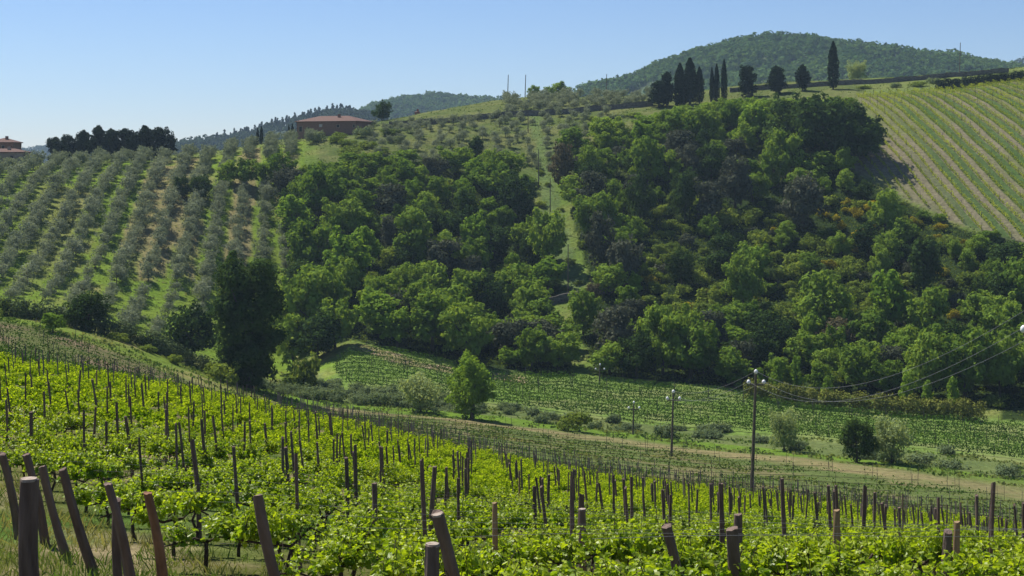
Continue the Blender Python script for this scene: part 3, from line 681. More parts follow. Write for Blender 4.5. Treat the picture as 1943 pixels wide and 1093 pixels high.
T('scrub', 'ivy_bush', 'tall ivy covered bush at the left tip of the valley vineyard', 'bush', 580, 648, 742, 62, y0=220)
T('broad', 'broadleaf_tree', 'mid green tree filling the gap right of the tallest dark tree', 'tree', 556, 596, 704, 78, y0=232)
T('broad', 'broadleaf_tree', 'shady tree at the wood corner above the grassy tip', 'tree', 636, 560, 662, 84, y0=245)
T('oak', 'broadleaf_tree', 'rounded green tree behind the tallest dark tree, at its right', 'tree', 548, 540, 650, 70, y0=240)
T('oak', 'broadleaf_tree', 'big dark sided tree at the right edge of the olive grove', 'tree', 592, 412, 522, 92, y0=250)
T('oak', 'broadleaf_tree', 'tall tree standing above the others at the olive grove corner', 'tree', 606, 310, 420, 98, y0=270)
T('oak', 'broadleaf_tree', 'rounded tree leaning over the wood right of the olive grove', 'tree', 648, 374, 458, 82, y0=270)
T('lone', 'broadleaf_tree', 'lone bright green tree between path and valley vineyard', 'tree', 895, 668, 796, 92, y0=205, y1=250)
T('willow', 'willow_bush', 'largest pale willow left of the lone bright tree', 'bush', 798, 708, 782, 84, y0=205, y1=250, k=0)
T('willow', 'willow_bush', 'pale willow right of the tallest power pole', 'bush', 1488, 778, 856, 64, y0=170, y1=230, k=1)
T('dark', 'holm_oak', 'dark stubby tree between two pale willows at lower right', 'tree', 1626, 790, 878, 62, y0=165, y1=230)
T('willow', 'willow_bush', 'pale willow right of the dark stubby tree', 'bush', 1692, 788, 880, 88, y0=165, y1=230, k=0)
T('scrub', 'broadleaf_shrub', 'pair of round dull shrubs left of the short power pole', 'bush', 1092, 768, 820, 66, y0=200, y1=240)
T('oak', 'broadleaf_tree', 'broad bright topped tree in the middle of the right wood', 'tree', 1412, 476, 592, 88, y0=255)
T('bright', 'broadleaf_tree', 'broad sunlit tree low in the right wood', 'tree', 1690, 498, 642, 96, y0=255)
T('ever', 'holm_oak', 'dark tall oak below the upper right vineyard', 'tree', 1757, 436, 566, 68, y0=255)
T('russet', 'russet_tree', 'brown leaved tree beside the top of the grassy clearing', 'tree', 1066, 260, 365, 48, y0=300)
for i, (px, tp, bs, w) in enumerate([(432, 304, 352, 48), (468, 298, 356, 56), (505, 306, 352, 46), (536, 290, 356, 60)]):
    T('broad', 'broadleaf_tree', f'green tree in the belt crossing the upper olives, {nth(i)} of four from the left', 'tree', px, tp, bs, w, 'tree belt in the olive grove', y0=250)
T('grey', 'bare_tree', 'left of the two grey ivy clad trees right of the clearing', 'tree', 1140, 396, 520, 52, y0=280)
T('grey', 'bare_tree', 'right and larger of the two grey ivy clad trees', 'tree', 1186, 428, 546, 58, y0=270)
T('dark', 'holm_oak', 'leftmost crown of the great dark clump beside the vineyard', 'tree', 1500, 186, 300, 110, y0=330)
T('dark', 'holm_oak', 'middle crown of the great dark clump beside the vineyard', 'tree', 1570, 180, 312, 122, y0=330)
T('dark', 'holm_oak', 'rightmost crown of the great dark clump, touching the vineyard', 'tree', 1628, 204, 308, 100, y0=330)
T('grey', 'bare_tree', 'dull dark conifer below the great dark clump', 'tree', 1524, 318, 440, 78, y0=300)
T('ever', 'holm_oak', 'slim dark evergreen on the grassy bank near the ridge', 'tree', 905, 254, 308, 32, y0=340)
T('dark', 'holm_oak', 'left of the two black bushes among the olives', 'tree', 346, 336, 376, 36, y0=260)
T('dark', 'holm_oak', 'right of the two black bushes among the olives', 'tree', 381, 332, 378, 40, y0=260)
for i, (px, tp, bs, w) in enumerate([(1395, 292, 400, 60), (1300, 318, 420, 60), (1345, 330, 430, 60), (1215, 330, 430, 66), (1125, 320, 420, 66), (880, 372, 482, 90), (740, 345, 425, 70), (980, 330, 415, 66)]):
    T('dark' if i % 2 else 'grey', 'holm_oak', f'dark oak standing deep in the wood, {nth(i)} of eight such', 'tree', px, tp, bs, w, 'dark oaks in the wood', y0=270)
# pines at the top of the olive grove
for i, (px, tp, w) in enumerate([(113, 260, 30), (135, 255, 30), (158, 246, 30), (186, 237, 34), (212, 243, 30), (236, 240, 32), (258, 246, 28), (275, 234, 26), (292, 243, 32), (313, 241, 30)]):
    Y = 384 + (i % 3) * 5; x = at_y(px, Y); z = gz(x, Y)
    plant('pine', 'pine_tree', f'blue black pine, {nth(i)} from the left in the row above the olives', 'tree', x, Y, w / F * Y * 1.45, (H0 - tp) / F * Y - z + .2, 'dark pines above the olive grove'); keep(x, Y, 2.0)
def ridge_tree(key, name, label, px, top, w, Y, cat='tree', group=G_C):
    x = at_y(px, Y); z = gz(x, Y); plant(key, name, label, cat, x, Y, w / F * Y, (H0 - top) / F * Y - z + .2, group); keep(x, Y, w / F * Y / 2)
for i, (px, tp, w) in enumerate([(489, 243, 7), (496, 239, 7), (548, 236, 5), (555, 234, 6)]):
    ridge_tree('cypress', 'cypress_tree', f'tiny cypress left of the farmhouse, {nth(i)} of four from the left', px, tp, w, 418)
ridge_tree('dark', 'broadleaf_tree', 'dark round tree standing right of the farmhouse', 725, 192, 36, 462)
ridge_tree('broad', 'broadleaf_tree', 'small grey green tree right of the two skyline poles', 1015, 160, 26, 515)
ridge_tree('broad', 'broadleaf_tree', 'wide rounded tree on the skyline before the great hill', 1058, 154, 50, 520)
for i, (key, px, tp, w, lab) in enumerate([('pine', 1251, 150, 36, 'broad dark evergreen at the left foot of the cypress group'), ('pine', 1266, 132, 24, 'dark evergreen second from the left in the cypress group'),
        ('cypress', 1290, 120, 18, 'pointed cypress left of the tallest in the group'), ('pine', 1297, 140, 30, 'dark evergreen filling the middle of the cypress group'), ('cypress', 1309, 110, 24, 'tallest thick cypress in the group left of the gap'), ('cypress', 1327, 127, 15, 'short cypress at the right of the thick group'),
        ('cypress', 1351, 128, 9, 'thin cypress, left of three beyond the gap'), ('cypress', 1360, 121, 11, 'thin cypress, middle of three beyond the gap'), ('cypress', 1374, 113, 12, 'thin cypress, tallest and rightmost of three beyond the gap'),
        ('pine', 1420, 123, 32, 'round dark tree, left of three between cypresses'), ('pine', 1474, 124, 38, 'wide round dark tree, middle of three between cypresses'), ('pine', 1523, 122, 30, 'dense dark tree, right of three between cypresses'),
        ('cypress', 1581, 79, 19, 'tallest solitary black cypress on the ridge')]):
    w *= 1.28 if i < 6 else 1.12
    ridge_tree(key, 'cypress_tree' if key == 'cypress' else 'evergreen_tree', lab, px, tp, w, 445 if px > 1400 else 436)
ridge_tree('willow', 'pale_bush', 'pale yellow green bush behind the wall right of the tallest cypress', 1626, 118, 44, 500, 'bush', None)

# ---------------------------------------------------------------- olive grove
def olive_grove():
    pos = []
    for k in range(-14, 22):
        for j in range(0, 60):
            Y = 248 + j * 3.5 + (k % 2) * 1.2 + random.uniform(-.5, .5)
            X = -0.143 * Y + (k - 8) * 5.5 + random.uniform(-.35, .35)
            z = gz(X, Y); px, py = proj(X, Y, z)
            if px < -25 or px > 600 or Y < line_y(7, px) - 2 or Y > line_y(8, px) + 2: continue
            if px > 545 and py > 300 or px > 560 and py > 275: continue
            if 350 < px < 545 and py > 620 - 0 or px > 400 and py > 560: continue
            if px > 430 and 305 < py < 345 and random.random() < .8: continue
            if 640 < 2 * py and px < 80 and py > 575: continue
            if random.random() < (0.05 if py < 500 else 0.16): continue
            if not free(X, Y, 1.4): continue
            s = random.uniform(.7, 1.13) * (0.86 if py > 540 else 1.0)
            pos.append((k, Y, X, s, px, py))
    return pos
OL = olive_grove()
OL.sort(key=lambda a: a[1])
OL_ind, OL_rest = OL[:300], OL[300:]
rows = {}
for a in OL_ind: rows.setdefault(a[0], []).append(a)
for ri, kk in enumerate(sorted(rows)):
    for ti, (k, Y, X, s, px, py) in enumerate(sorted(rows[kk], key=lambda a: a[1])):
        plant('olive', 'olive_tree', f'grey green olive tree, {nth(ti)} up the slope in the {nth(ri)} row from the left', 'tree', X, Y, 3.9 * s, 3.8 * s * random.uniform(.9, 1.1), 'olive trees in rows on the left slope')
# olives scattered on the bank under and above the wall
SC = []
for _ in range(1500):
    px, py = random.uniform(690, 1240), random.uniform(184, 325)
    x, y = hit(px, py, 360, 520)
    below = y < line_y(8, px)
    if inside([px], [py], WOOD_A)[0] or inside([px], [py], WOOD_B)[0] or inside([px], [py], CLEAR)[0]: continue
    if below and (px < 700 or px > 1150): continue
    if not below and px < 960: continue
    if not free(x, y, 2.2) or any((x - a) ** 2 + (y - b) ** 2 < (3.7 if below else 2.5) ** 2 for a, b in SC): continue
    SC.append((x, y))
SC.sort(key=lambda a: (a[0]))
SCU = [p for p in SC if p[1] >= line_y(8, CX + F * p[0] / p[1])]; SCB = [p for p in SC if p not in SCU]
for lst, where in ((SCU, 'above the ridge wall'), (SCB, 'on the grassy bank under the ridge wall')):
    for i, (x, y) in enumerate(lst):
        s = random.uniform(.6, .95) * (1.15 if 'above' in where else 1)
        plant('olive', 'small_olive_tree', f'small dull olive {where}, {nth(i)} from the left', 'tree', x, y, 3.6 * s, 3.3 * s, 'young olives near the ridge wall')
if OL_rest:
    parts = []
    for (k, Y, X, s, px, py) in OL_rest:
        ge = random.choice(P['olive'])[3]; M = trs((X, Y, gz(X, Y) - .15), random.uniform(0, 6.28), (s, s, s))
        parts.append((ge[0], M, random.uniform(-.25, .25)))
    o = link('olive_trees', merged(parts).mesh('olive_trees', M_olive)); tag(o, 'topmost olive crowns merging along the ridge at the left', 'olive trees', kind='stuff')

# ---------------------------------------------------------------- the woods
def wood():
    cand = []
    X = np.arange(-70, 175, 3.6); Yv_ = np.arange(238, 446, 3.6)
    for yy in Yv_:
        for xx in X:
            x, y = xx + random.uniform(-1.7, 1.7), yy + random.uniform(-1.7, 1.7)
            px, py = proj(x, y, gz(x, y))
            a, b = inside([px], [py], WOOD_A)[0], inside([px], [py], WOOD_B)[0]
            if not (a or b) or px > 2030: continue
            if y < line_y(7, px) + (6.5 if px > 1400 else 2.5): continue
            cand.append((x, y, px, py, 'A' if a else 'B'))
    random.shuffle(cand)
    SP = {'tree': 3.35, 'shrub': 1.8}
    out = []; cell = {}
    for x, y, px, py, z in cand:
        scr = 0.12
        if z == 'B' and 1210 < px < 1850 and 385 < py < 640: scr = 0.80
        elif z == 'A' and 690 < px < 880 and 440 < py < 560: scr = 0.5
        elif z == 'A' and 880 < px < 1060 and 440 < py < 560: scr = 0.3
        edge = y < line_y(7, px) + 9
        kind = 'tree' if edge or random.random() > scr else 'shrub'
        rad = SP[kind] * random.choice((.62, .78, .9, 1.0, 1.12, 1.3)) * (.8 if scr > .6 and kind == 'tree' else 1)
        if not free(x, y, rad * 0.8): continue
        ok = True
        ci, cj = int(x // 8), int(y // 8)
        for i in range(ci - 1, ci + 2):
            for j in range(cj - 1, cj + 2):
                for (a, b, r2) in cell.get((i, j), ()):
                    if (x - a) ** 2 + (y - b) ** 2 < (rad + r2) ** 2 * 0.50: ok = False
        if not ok: continue
        cell.setdefault((ci, cj), []).append((x, y, rad))
        out.append([x, y, px, py, z, kind, rad, edge])
    return out
WD = wood()
NAMES = {'broad': ('mid green broadleaf tree', 'broadleaf_tree', M_broad), 'bright': ('bright green young tree', 'young_tree', M_bright), 'oak': ('wide deep green oak', 'oak_tree', M_broad), 'dark': ('dark holm oak', 'holm_oak', M_dark),
         'ever': ('slim dark evergreen', 'holm_oak', M_dark), 'russet': ('brownish tree', 'russet_tree', M_russet), 'grey': ('dull grey green tree', 'bare_tree', M_greyd),
         'scrub': ('rounded scrub bush', 'scrub_bush', M_scrub), 'broom': ('broom bush with yellow flowers', 'broom_bush', M_broom), 'garrigue': ('low grey green bush', 'low_bush', M_greyd)}
tiers = {}
for w_ in WD:
    x, y, px, py, z, kind, rad, edge = w_
    q = random.random()
    if kind == 'tree':
        if z == 'B' and py < 300: key = 'broad' if q < .55 else 'bright' if q < .8 else 'oak'
        elif z == 'B' and px > 1780 and py > 520: key = 'oak' if q < .6 else 'broad' if q < .9 else 'dark'
        elif z == 'B' and 300 <= py < 400 and px < 1520: key = 'broad' if q < .4 else 'dark' if q < .6 else 'grey' if q < .78 else 'oak'
        else: key = 'broad' if q < .46 else 'oak' if q < .68 else 'bright' if q < .84 else 'dark' if q < .92 else 'grey' if q < .985 else 'russet'
    else:
        key = 'scrub' if q < .80 else 'garrigue' if q < .9 else 'broom'
        if px > 1520 and py < 470 and q > .55: key = 'broom'
    tiers.setdefault((int((y - 240) // 11), key), []).append((px, w_, key))
nk = {}
for (t, key) in sorted(tiers):
    for i, (px, (x, y, _, py, z, kind, rad, edge), _k) in enumerate(sorted(tiers[(t, key)], key=lambda a: a[0])):
        desc, name, _m = NAMES[key]
        if kind == 'tree':
            w = rad * 2 * random.uniform(1.05, 1.35); h = w * random.choice((.78, .9, 1.0, 1.1, 1.22, 1.4)) * (1.08 if edge else 1.0)
            if key in ('ever', 'grey', 'russet'): w *= .72
        else:
            w = rad * 2 * random.uniform(1.15, 1.6) * (.7 if key in ('broom', 'garrigue') else 1); h = w * random.uniform(.62, .85)
        zb = gz(x, y); wp = F * w / y
        roof = np.interp(px, [560, 700, 900, 1000, 1060, 1100, 1250, 1330, 1400, 1600, 1650, 1690], [300, 284, 272, 285, 258, 226, 209, 193, 184, 182, 206, 252])
        if proj(x, y, zb + h)[1] < roof: h = (H0 - roof) / F * y - zb
        for _q in range(6):                      # the wood keeps clear of the upper right vineyard
            tx = np.array([px - wp * .3, px, px + wp * .42]); ty = np.array([1, 1, 1]) * proj(x, y, zb + h * .8)[1]
            if not inside(tx, ty, UPFIELD).any(): break
            h *= .82; w *= .9; wp *= .9
        if h < 1.0 or (kind == 'tree' and h < 2.4): continue
        nk[name] = nk.get(name, 0) + 1
        plant(key, name, f'{desc}, {nth(i)} from left in the {nth(t)} belt up the wood', 'tree' if kind == 'tree' else 'bush', x, y, w, h, desc + 's on the wooded slope')
print('wood', nk)
for i, (px, tp, bs, w) in enumerate([(1440, 690, 748, 26), (1476, 672, 752, 34), (1512, 664, 756, 36), (1570, 708, 764, 26), (1722, 700, 782, 34), (1760, 716, 786, 28), (1806, 704, 788, 34)]):
    plant_px('sapling', 'sapling', f'bright feathery sapling at the wood edge, {nth(i)} from the left', 'tree', px, tp, bs, w, 'saplings along the edge of the right wood', y0=225, y1=275)
# bushes below the farmhouse and on the bank
for i, (px, py, w, h) in enumerate([(604, 268, 34, 22), (640, 270, 40, 20), (660, 278, 40, 20), (690, 262, 46, 24), (700, 280, 40, 18), (742, 258, 44, 20), (755, 270, 36, 14), (668, 292, 44, 20), (720, 290, 40, 16), (1170, 226, 40, 14), (1200, 222, 46, 16), (1120, 228, 30, 12), (1700, 166, 26, 10), (1745, 163, 36, 12), (1640, 168, 30, 9), (1770, 158, 30, 12), (640, 262, 36, 18)]):
    plant_px('scrub' if i % 3 else 'bramble', 'hillside_bush', f'dull bush near the ridge line, {nth(i)} of its scatter from the farmhouse onward', 'bush', px, py - h, py, w, 'bushes on the bank by the ridge', y0=350, y1=500)

# growth creeping into the grassy clearing and along the left hedge
for i, (px, py, w, h) in enumerate([(1024, 330, 18, 12), (1038, 352, 16, 10), (1030, 392, 22, 14), (1062, 402, 18, 12), (1040, 428, 24, 14), (1068, 452, 20, 12), (1050, 478, 26, 16), (1082, 500, 22, 14), (1060, 520, 24, 14), (1098, 540, 22, 14), (1074, 552, 20, 12), (1046, 500, 26, 18)]):
    plant_px('scrub', 'clearing_bush', f'low bush in the grassy power line clearing, {nth(i)} from its top', 'bush', px, py - h, py, w, 'bushes in the clearing', y0=255, y1=430)
for i, (px, py, w, h) in enumerate([(-12, 598, 60, 44), (28, 600, 54, 34), (62, 603, 40, 24), (118, 612, 44, 30), (222, 646, 34, 22), (282, 668, 44, 22), (330, 690, 40, 26), (405, 716, 50, 40), (432, 728, 60, 56), (548, 742, 60, 50)]):
    plant_px('scrub', 'hedgerow_bush', f'bush growing behind the left hedge, {nth(i)} from the left edge', 'bush', px, py - h, py, w, 'bushes behind the left hedge', y0=190, y1=240)
def undergrowth():
    r = np.random.default_rng(63); n = 260000
    X = r.uniform(-70, 175, n); Y = r.uniform(240, 446, n); Z = ground(X, Y); px, py = proj(X, Y, Z)
    k = (inside(px, py, WOOD_A) | inside(px, py, WOOD_B)) & (px < 2010) & ~inside(px, py, UPFIELD) & ~inside(px, py, CLEAR) & (Y > np.interp(px, PXT, LY[7]) + np.where(px > 1400, 6.5, 2.5))
    X, Y, Z = X[k], Y[k], Z[k]; n = len(X)
    hump = np.clip(fbm(X / 2.6, Y / 2.6, 65, 3) - .3, 0, 1) * 3.2
    z = Z + hump * r.random(n) ** .5
    V, Q = quads_at(np.stack([X, Y, z], -1), unit(r.normal(size=(n, 3)) * .7 + np.array([0, 0, .6])), .36 * r.uniform(.6, 1.3, n), r)
    g = Geo(); g.add(V, Q, np.repeat(np.clip(.15 + .9 * (fbm(X / 9, Y / 9, 67, 2) - .25) + r.uniform(-.25, .25, n), 0, 1), 4))
    m = leaf_mat('undergrowth_leaf', (0.035, 0.065, 0.012), (0.15, 0.20, 0.036), 0.3, obj_w=0.0)
    o = link('undergrowth', g.mesh('undergrowth', m)); tag(o, 'tangled green undergrowth covering the floor of the wood', 'undergrowth', kind='stuff')
undergrowth()
# ---------------------------------------------------------------- hedges
def hedge(name, label, pts, h, w, leaf, y0, y1, size, dens, lump=0.25, seed=1):
    Wp = np.array([(at_y(px, py), py) for px, py in pts]) if y0 is None else np.array([hit(px, py, y0, y1) for px, py in pts]); t = np.concatenate([[0], np.cumsum(np.linalg.norm(np.diff(Wp, axis=0), axis=1))])
    r = np.random.default_rng(seed); n = int(t[-1] / (w * 0.30)); s = (np.arange(n) + .5 + r.uniform(-.3, .3, n)) * t[-1] / n
    X = np.interp(s, t, Wp[:, 0]) + r.uniform(-.2, .2, n) * w; Y = np.interp(s, t, Wp[:, 1]) + r.uniform(-.2, .2, n) * w
    rad = w * 0.5 * r.uniform(1 - lump, 1 + lump, n); g = Geo()
    for lv in (0.28, 0.72):
        leaf_blobs(g, r, np.stack([X, Y, ground(X, Y) + h * lv * r.uniform(.8, 1.15, n)], -1), rad, dens, size, .4, h / w * .8)
    o = link(name, g.mesh(name, leaf)); return tag(o, label, 'hedge')
hedge('field_hedge', 'clipped bumpy hedge running down the left field edge', [(p, line_y(5, p) + 1.5) for p in range(-60, 540, 40)], 2.5, 2.3, M_hedgeL, None, 0, .28, 130, .4, 2)
hedge('tall_hedge', 'yellowish hedge along the foot of the right wood', [(p, line_y(7, p) - 2.2) for p in range(1415, 1890, 30)], 3.1, 2.4, M_hedge, None, 0, .30, 150, .2, 3)
hedge('ridge_hedge', 'dark hedge above the upper right vineyard', [(p, line_y(8, p) + 1.5) for p in range(1775, 2080, 30)], 2.7, 2.8, M_cyp, None, 0, .38, 130, .15, 4)
# bramble mounds in the gully and along the green strip
BR = []
for _ in range(2600):
    px = random.uniform(470, 1990); lo, hi_ = line_y(5, px) + 1.0, line_y(6, px) + (6 if px < 640 else 1)
    if px < 640: lo -= 2
    Y = random.uniform(lo, hi_); X = at_y(px, Y)
    if px > 905 and random.random() < .94: continue
    if any((X - a) ** 2 + (Y - b) ** 2 < 1.75 ** 2 for a, b in BR) or not free(X, Y, .4): continue
    BR.append((X, Y))
    if len(BR) > 130: break
BR.sort(key=lambda a: a[0] / a[1])
for i, (X, Y) in enumerate(BR):
    s = random.uniform(.7, 1.3)
    plant('bramble', 'bramble_bush', f'low grey green bramble mound beside the valley path, {nth(i)} from the left', 'bush', X, Y, 3.1 * s, 1.5 * s * random.uniform(.8, 1.3), 'bramble mounds along the gully')

# ---------------------------------------------------------------- rows of the farther vineyards
POSTS = []                                   # (x, y, height, radius, grey) for the one mass of far posts
def row_mesh(X, Y, hlo, hhi, lat, dens, size, r, var=None, gap=0.0):
    s = np.concatenate([[0], np.cumsum(np.hypot(np.diff(X), np.diff(Y)))]); n = int(s[-1] * dens)
    if n < 4: return None
    q = r.uniform(0, s[-1], n)
    if gap: q = q[fbm(q / 1.3, q * 0 + r.uniform(0, 90), 5, 2) > gap]
    n = len(q)
    x = np.interp(q, s, X) + r.normal(0, lat, n); y = np.interp(q, s, Y) + r.normal(0, lat, n)
    hump = fbm(q / 0.9, q * 0 + r.uniform(0, 90), 8, 2)
    z = ground(x, y) + hlo + (hhi - hlo) * r.random(n) * (0.55 + 0.9 * hump)
    V, Q = quads_at(np.stack([x, y, z], -1), unit(r.normal(size=(n, 3)) + np.array([0, -.2, .5])), size * r.uniform(.6, 1.3, n), r)
    g = Geo(); g.add(V, Q, np.repeat(r.random(n) if var is None else np.clip(var + r.uniform(-.3, .3, n), 0, 1), 4)); return g
r_ = np.random.default_rng(77)
# valley vineyard: rows follow the foot of the wood
for k in range(12):
    f = 0.05 + k * 0.085
    p0 = np.interp(k, [0, 1, 3, 5, 7, 9, 11], [690, 655, 640, 632, 645, 660, 690])
    px = np.arange(p0, 2060, 8.0)
    Y = line_y(7, px) * (1 - f) + line_y(6, px) * f - 0.6; X = at_y(px, Y)
    ok = (Y > line_y(6, px) + 0.5)
    if k < 1: ok &= (px < 1420)
    if ok.sum() < 6: continue
    g = row_mesh(X[ok], Y[ok], .3, 1.25, .13, 48, .22, r_)
    if g is None: continue
    o = link('vine_row', g.mesh('valley_row', M_row)); tag(o, f'green vine row in the valley vineyard, {nth(k)} down from the wood', 'vine row', 'vine rows in the valley vineyard')
    s = np.concatenate([[0], np.cumsum(np.hypot(np.diff(X[ok]), np.diff(Y[ok])))])
    for q in np.arange(0.5, s[-1], 6.0): POSTS.append((np.interp(q, s, X[ok]) + random.uniform(-.1, .1), np.interp(q, s, Y[ok]) + random.uniform(-.1, .1), random.uniform(1.8, 2.2), .038, 0))
# dark vineyard at the left
for k in range(15):
    f = 0.03 + k * 0.069
    px = np.arange(-120, np.interp(k, [0, 4, 8, 14], [345, 400, 450, 520]), 8.0)
    Y = (line_y(5, px) - np.interp(px, [0, 200, 500], [9, 17, 24])) * (1 - f) + (line_y(2, px) + 6) * f; X = at_y(px, Y)
    g = row_mesh(X, Y, .2, 1.0, .11, 34, .19, r_, gap=.2)
    if g is None: continue
    o = link('vine_row', g.mesh('left_row', M_row)); tag(o, f'sparse dark vine row in the left field, {nth(k)} down from the hedge', 'vine row', 'vine rows in the sparse left field')
    s = np.concatenate([[0], np.cumsum(np.hypot(np.diff(X), np.diff(Y)))])
    for q in np.arange(0.5, s[-1], 6.5): POSTS.append((np.interp(q, s, X), np.interp(q, s, Y), random.uniform(1.5, 1.9), .032, 0))
# upper right vineyard: straight rows down the slope
upi = 0
for k in range(-30, 45):
    tt = np.arange(-30, 190, 1.5); X = U0[0] + UD[0] * tt + UV[0] * k * 2.6; Y = U0[1] + UD[1] * tt + UV[1] * k * 2.6
    px, py = proj(X, Y, ground(X, Y)); ok = inside(px, py, UPFIELD) & (px < 2150) & (Y > 290)
    if ok.sum() < 5: continue
    g = row_mesh(X[ok], Y[ok], .25, 1.25, .09, 30, .24, r_, gap=.18)
    if g is None: continue
    o = link('vine_row', g.mesh('upper_row', M_rowup)); tag(o, f'yellow green vine row in the upper right vineyard, {nth(upi)} across', 'vine row', 'vine rows in the upper right vineyard'); upi += 1
    for x, y in list(zip(X[ok], Y[ok]))[::4]: POSTS.append((x, y, random.uniform(1.7, 2.1), .04, 0))
# bare vineyard between the leafy rows and the path
BD = np.array([math.sin(R(52)), math.cos(R(52))]); BV = np.array([-BD[1], BD[0]])
bi = 0
for k in range(-60, 60):
    tt = np.arange(-40, 200, 1.0); X = 8 + BD[0] * tt + BV[0] * k * 1.75; Y = 130 + BD[1] * tt + BV[1] * k * 1.75
    px, py = proj(X, Y, ground(X, Y)); ok = (px > 520) & (px < 2040) & (Y > line_y(2, px) - 3) & (Y < line_y(4, px) - np.interp(px, [540, 1100, 1943], [3.5, 8, 10]))
    if ok.sum() < 6: continue
    X, Y = X[ok], Y[ok]
    g = Geo()
    if k % 3:
        cut = Y < line_y(2, CX + F * X / Y) + 12
        if cut.sum() < 3: continue
        X, Y = X[cut], Y[cut]
    pts = np.stack([X, Y, ground(X, Y) + .62], -1); tube(g, pts, .02, 4)
    rr = row_mesh(X, Y, .3, 1.0, .09, 9, .15, r_, gap=.42)
    r0 = link('bare_vine_row', None); tag(r0, f'bare brown vine row behind the leafy field, {nth(bi)} along the path', 'vine row', 'bare vine rows by the path'); bi += 1
    link('cordon', g.mesh('bare_cordon', M_cane), r0)
    if rr: link('foliage', rr.mesh('bare_foliage', M_row), r0)
    s = np.arange(len(X))
    for q in s:
        if Y[q] > line_y(2, CX + F * X[q] / Y[q]) + 9 and (q % 6 or k % 2) and q < len(X) - 2: continue
        POSTS.append((X[q] + random.uniform(-.15, .15), Y[q] + random.uniform(-.15, .15), random.uniform(1.45, 1.9), .021, 1 if Y[q] < line_y(2, CX + F * X[q] / Y[q]) + 26 else 0))

# ---------------------------------------------------------------- the leafy vineyard close by
E0 = np.array([-0.66, 12.0]); ED = np.array([-0.5, 0.866]); RD = np.array([0.866, 0.5]); ROW_W = 2.14
def leaf_fan(g, Pp, d, nrm, size, r, fine=True):
    """grape leaves: a lobed blade folded along its midrib"""
    n = len(Pp); s = unit(np.cross(d, nrm)); nn = np.cross(s, d); size = size[:, None]
    if fine:
        half = np.array([[0, 0.0, 0], [.40, -.16, .10], [.58, .22, .16], [.34, .40, .09], [.40, .72, .12], [0, 1.0, -.12]])
    else:
        half = np.array([[0, 0, 0], [.52, .08, .15], [.36, .66, .12], [0, 1.0, -.1]])
    vs = []
    for sg in (1, -1):
        h = half if sg == 1 else half[::-1]
        vs.append(np.stack([Pp + s * size * (a * sg) + d * size * b + nn * size * c for a, b, c in h], 1))
    k = len(half); V = np.concatenate(vs, 1).reshape(-1, 3)
    Fc = np.arange(2 * n * k).reshape(2 * n, k)
    return V, Fc, 2 * k
def vine_geo(seed, fine=True, n_sh=22, n_lf=15):
    r = np.random.default_rng(seed); fol = Geo(); wood = Geo()
    j = lambda a: r.uniform(-a, a)
    hx = .55 + j(.05)
    tube(wood, [[j(.05), j(.05), -.15], [j(.05), j(.05), .15], [j(.08), j(.06), .36], [j(.05), j(.04), hx]], [.035, .028, .026, .024], 6, jit=.25, r=r)
    for sg in (-1, 1):
        tube(wood, [[0, 0, hx - .04], [sg * .16, j(.05), hx + j(.07)], [sg * .34, j(.06), hx + j(.07)], [sg * .56, j(.07), hx + j(.09)]], [.022, .018, .015, .011], 5, jit=.25, r=r)
    PP, DD, NN, SS, VV = [], [], [], [], []
    for i in range(n_sh):
        x0 = r.uniform(-.56, .56); a = np.array([x0, j(.05), hx + j(.05)]); ln = r.uniform(.26, .56)
        dr = unit(np.array([j(.5), j(.6), r.uniform(.6, 1.3)])); bend = np.array([j(.25), j(.28), -.15])
        t = np.linspace(0, 1, 6)[:, None]; pts = a + dr * ln * t + bend * (t ** 2) * ln
        if fine: tube(wood, pts, np.linspace(.006, .003, 6), 3, cap=False)
        m = n_lf if fine else int(n_lf * .5)
        tt = np.sort(r.uniform(.05, 1, m)); p = a + dr * ln * tt[:, None] + bend * (tt ** 2)[:, None] * ln
        th = r.uniform(0, 6.28, m); out = unit(np.stack([np.cos(th), np.sin(th), r.uniform(-.35, .5, m)], -1))
        sz = r.uniform(.052, .098, m) * (1.12 - .5 * tt) * (1.0 if fine else 1.5)
        PP.append(p + out * r.uniform(.02, .09, m)[:, None]); DD.append(unit(out + np.array([0, 0, -.35]) + r.normal(size=(m, 3)) * .3)); NN.append(unit(r.normal(size=(m, 3)) * .95 + np.array([-.15, .2, .6])))
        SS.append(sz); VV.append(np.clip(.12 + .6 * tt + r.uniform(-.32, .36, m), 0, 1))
    Pp, D, Nr, S_, Va = map(np.concatenate, (PP, DD, NN, SS, VV))
    V, Fc, per = leaf_fan(fol, Pp, D, Nr, S_, r, fine)
    fol.add(V, Fc, np.repeat(Va, per)); return fol, wood
VP = []
for i in range(10):
    f_, w_ = vine_geo(300 + i); VP.append((f_.mesh('vine_foliage', M_vine), w_.mesh('vine_trunk', M_cane, True)))
VFAR = [vine_geo(400 + i, False) for i in range(10)]
def post_geo(seed, h=1.8, rad=.045, sides=12):
    r = np.random.default_rng(seed); g = Geo(); b = r.uniform(-.03, .03, 2)
    zz = np.array([-.3, .15, .5, .9, 1.3, h]) ; zz[-1] = h
    pts = np.stack([b[0] * np.sin(zz * 1.9), b[1] * np.sin(zz * 1.7), zz], -1)
    tube(g, pts, rad * np.array([1.18, 1.12, 1.02, 1.0, .95, .9]) * r.uniform(.92, 1.08, 6), sides, jit=.09, r=r)
    g.V[0][-sides:, 2] += r.uniform(-.012, .012, sides) + np.cos(np.arange(sides) / sides * 6.283 + r.uniform(0, 6)) * r.uniform(0, .03); return g
PG = [post_geo(500 + i) for i in range(8)]
PM = [g.mesh('vineyard_post', M_post) for g in PG]
PMR = PG[5].mesh('vineyard_post_peeling', M_postred)
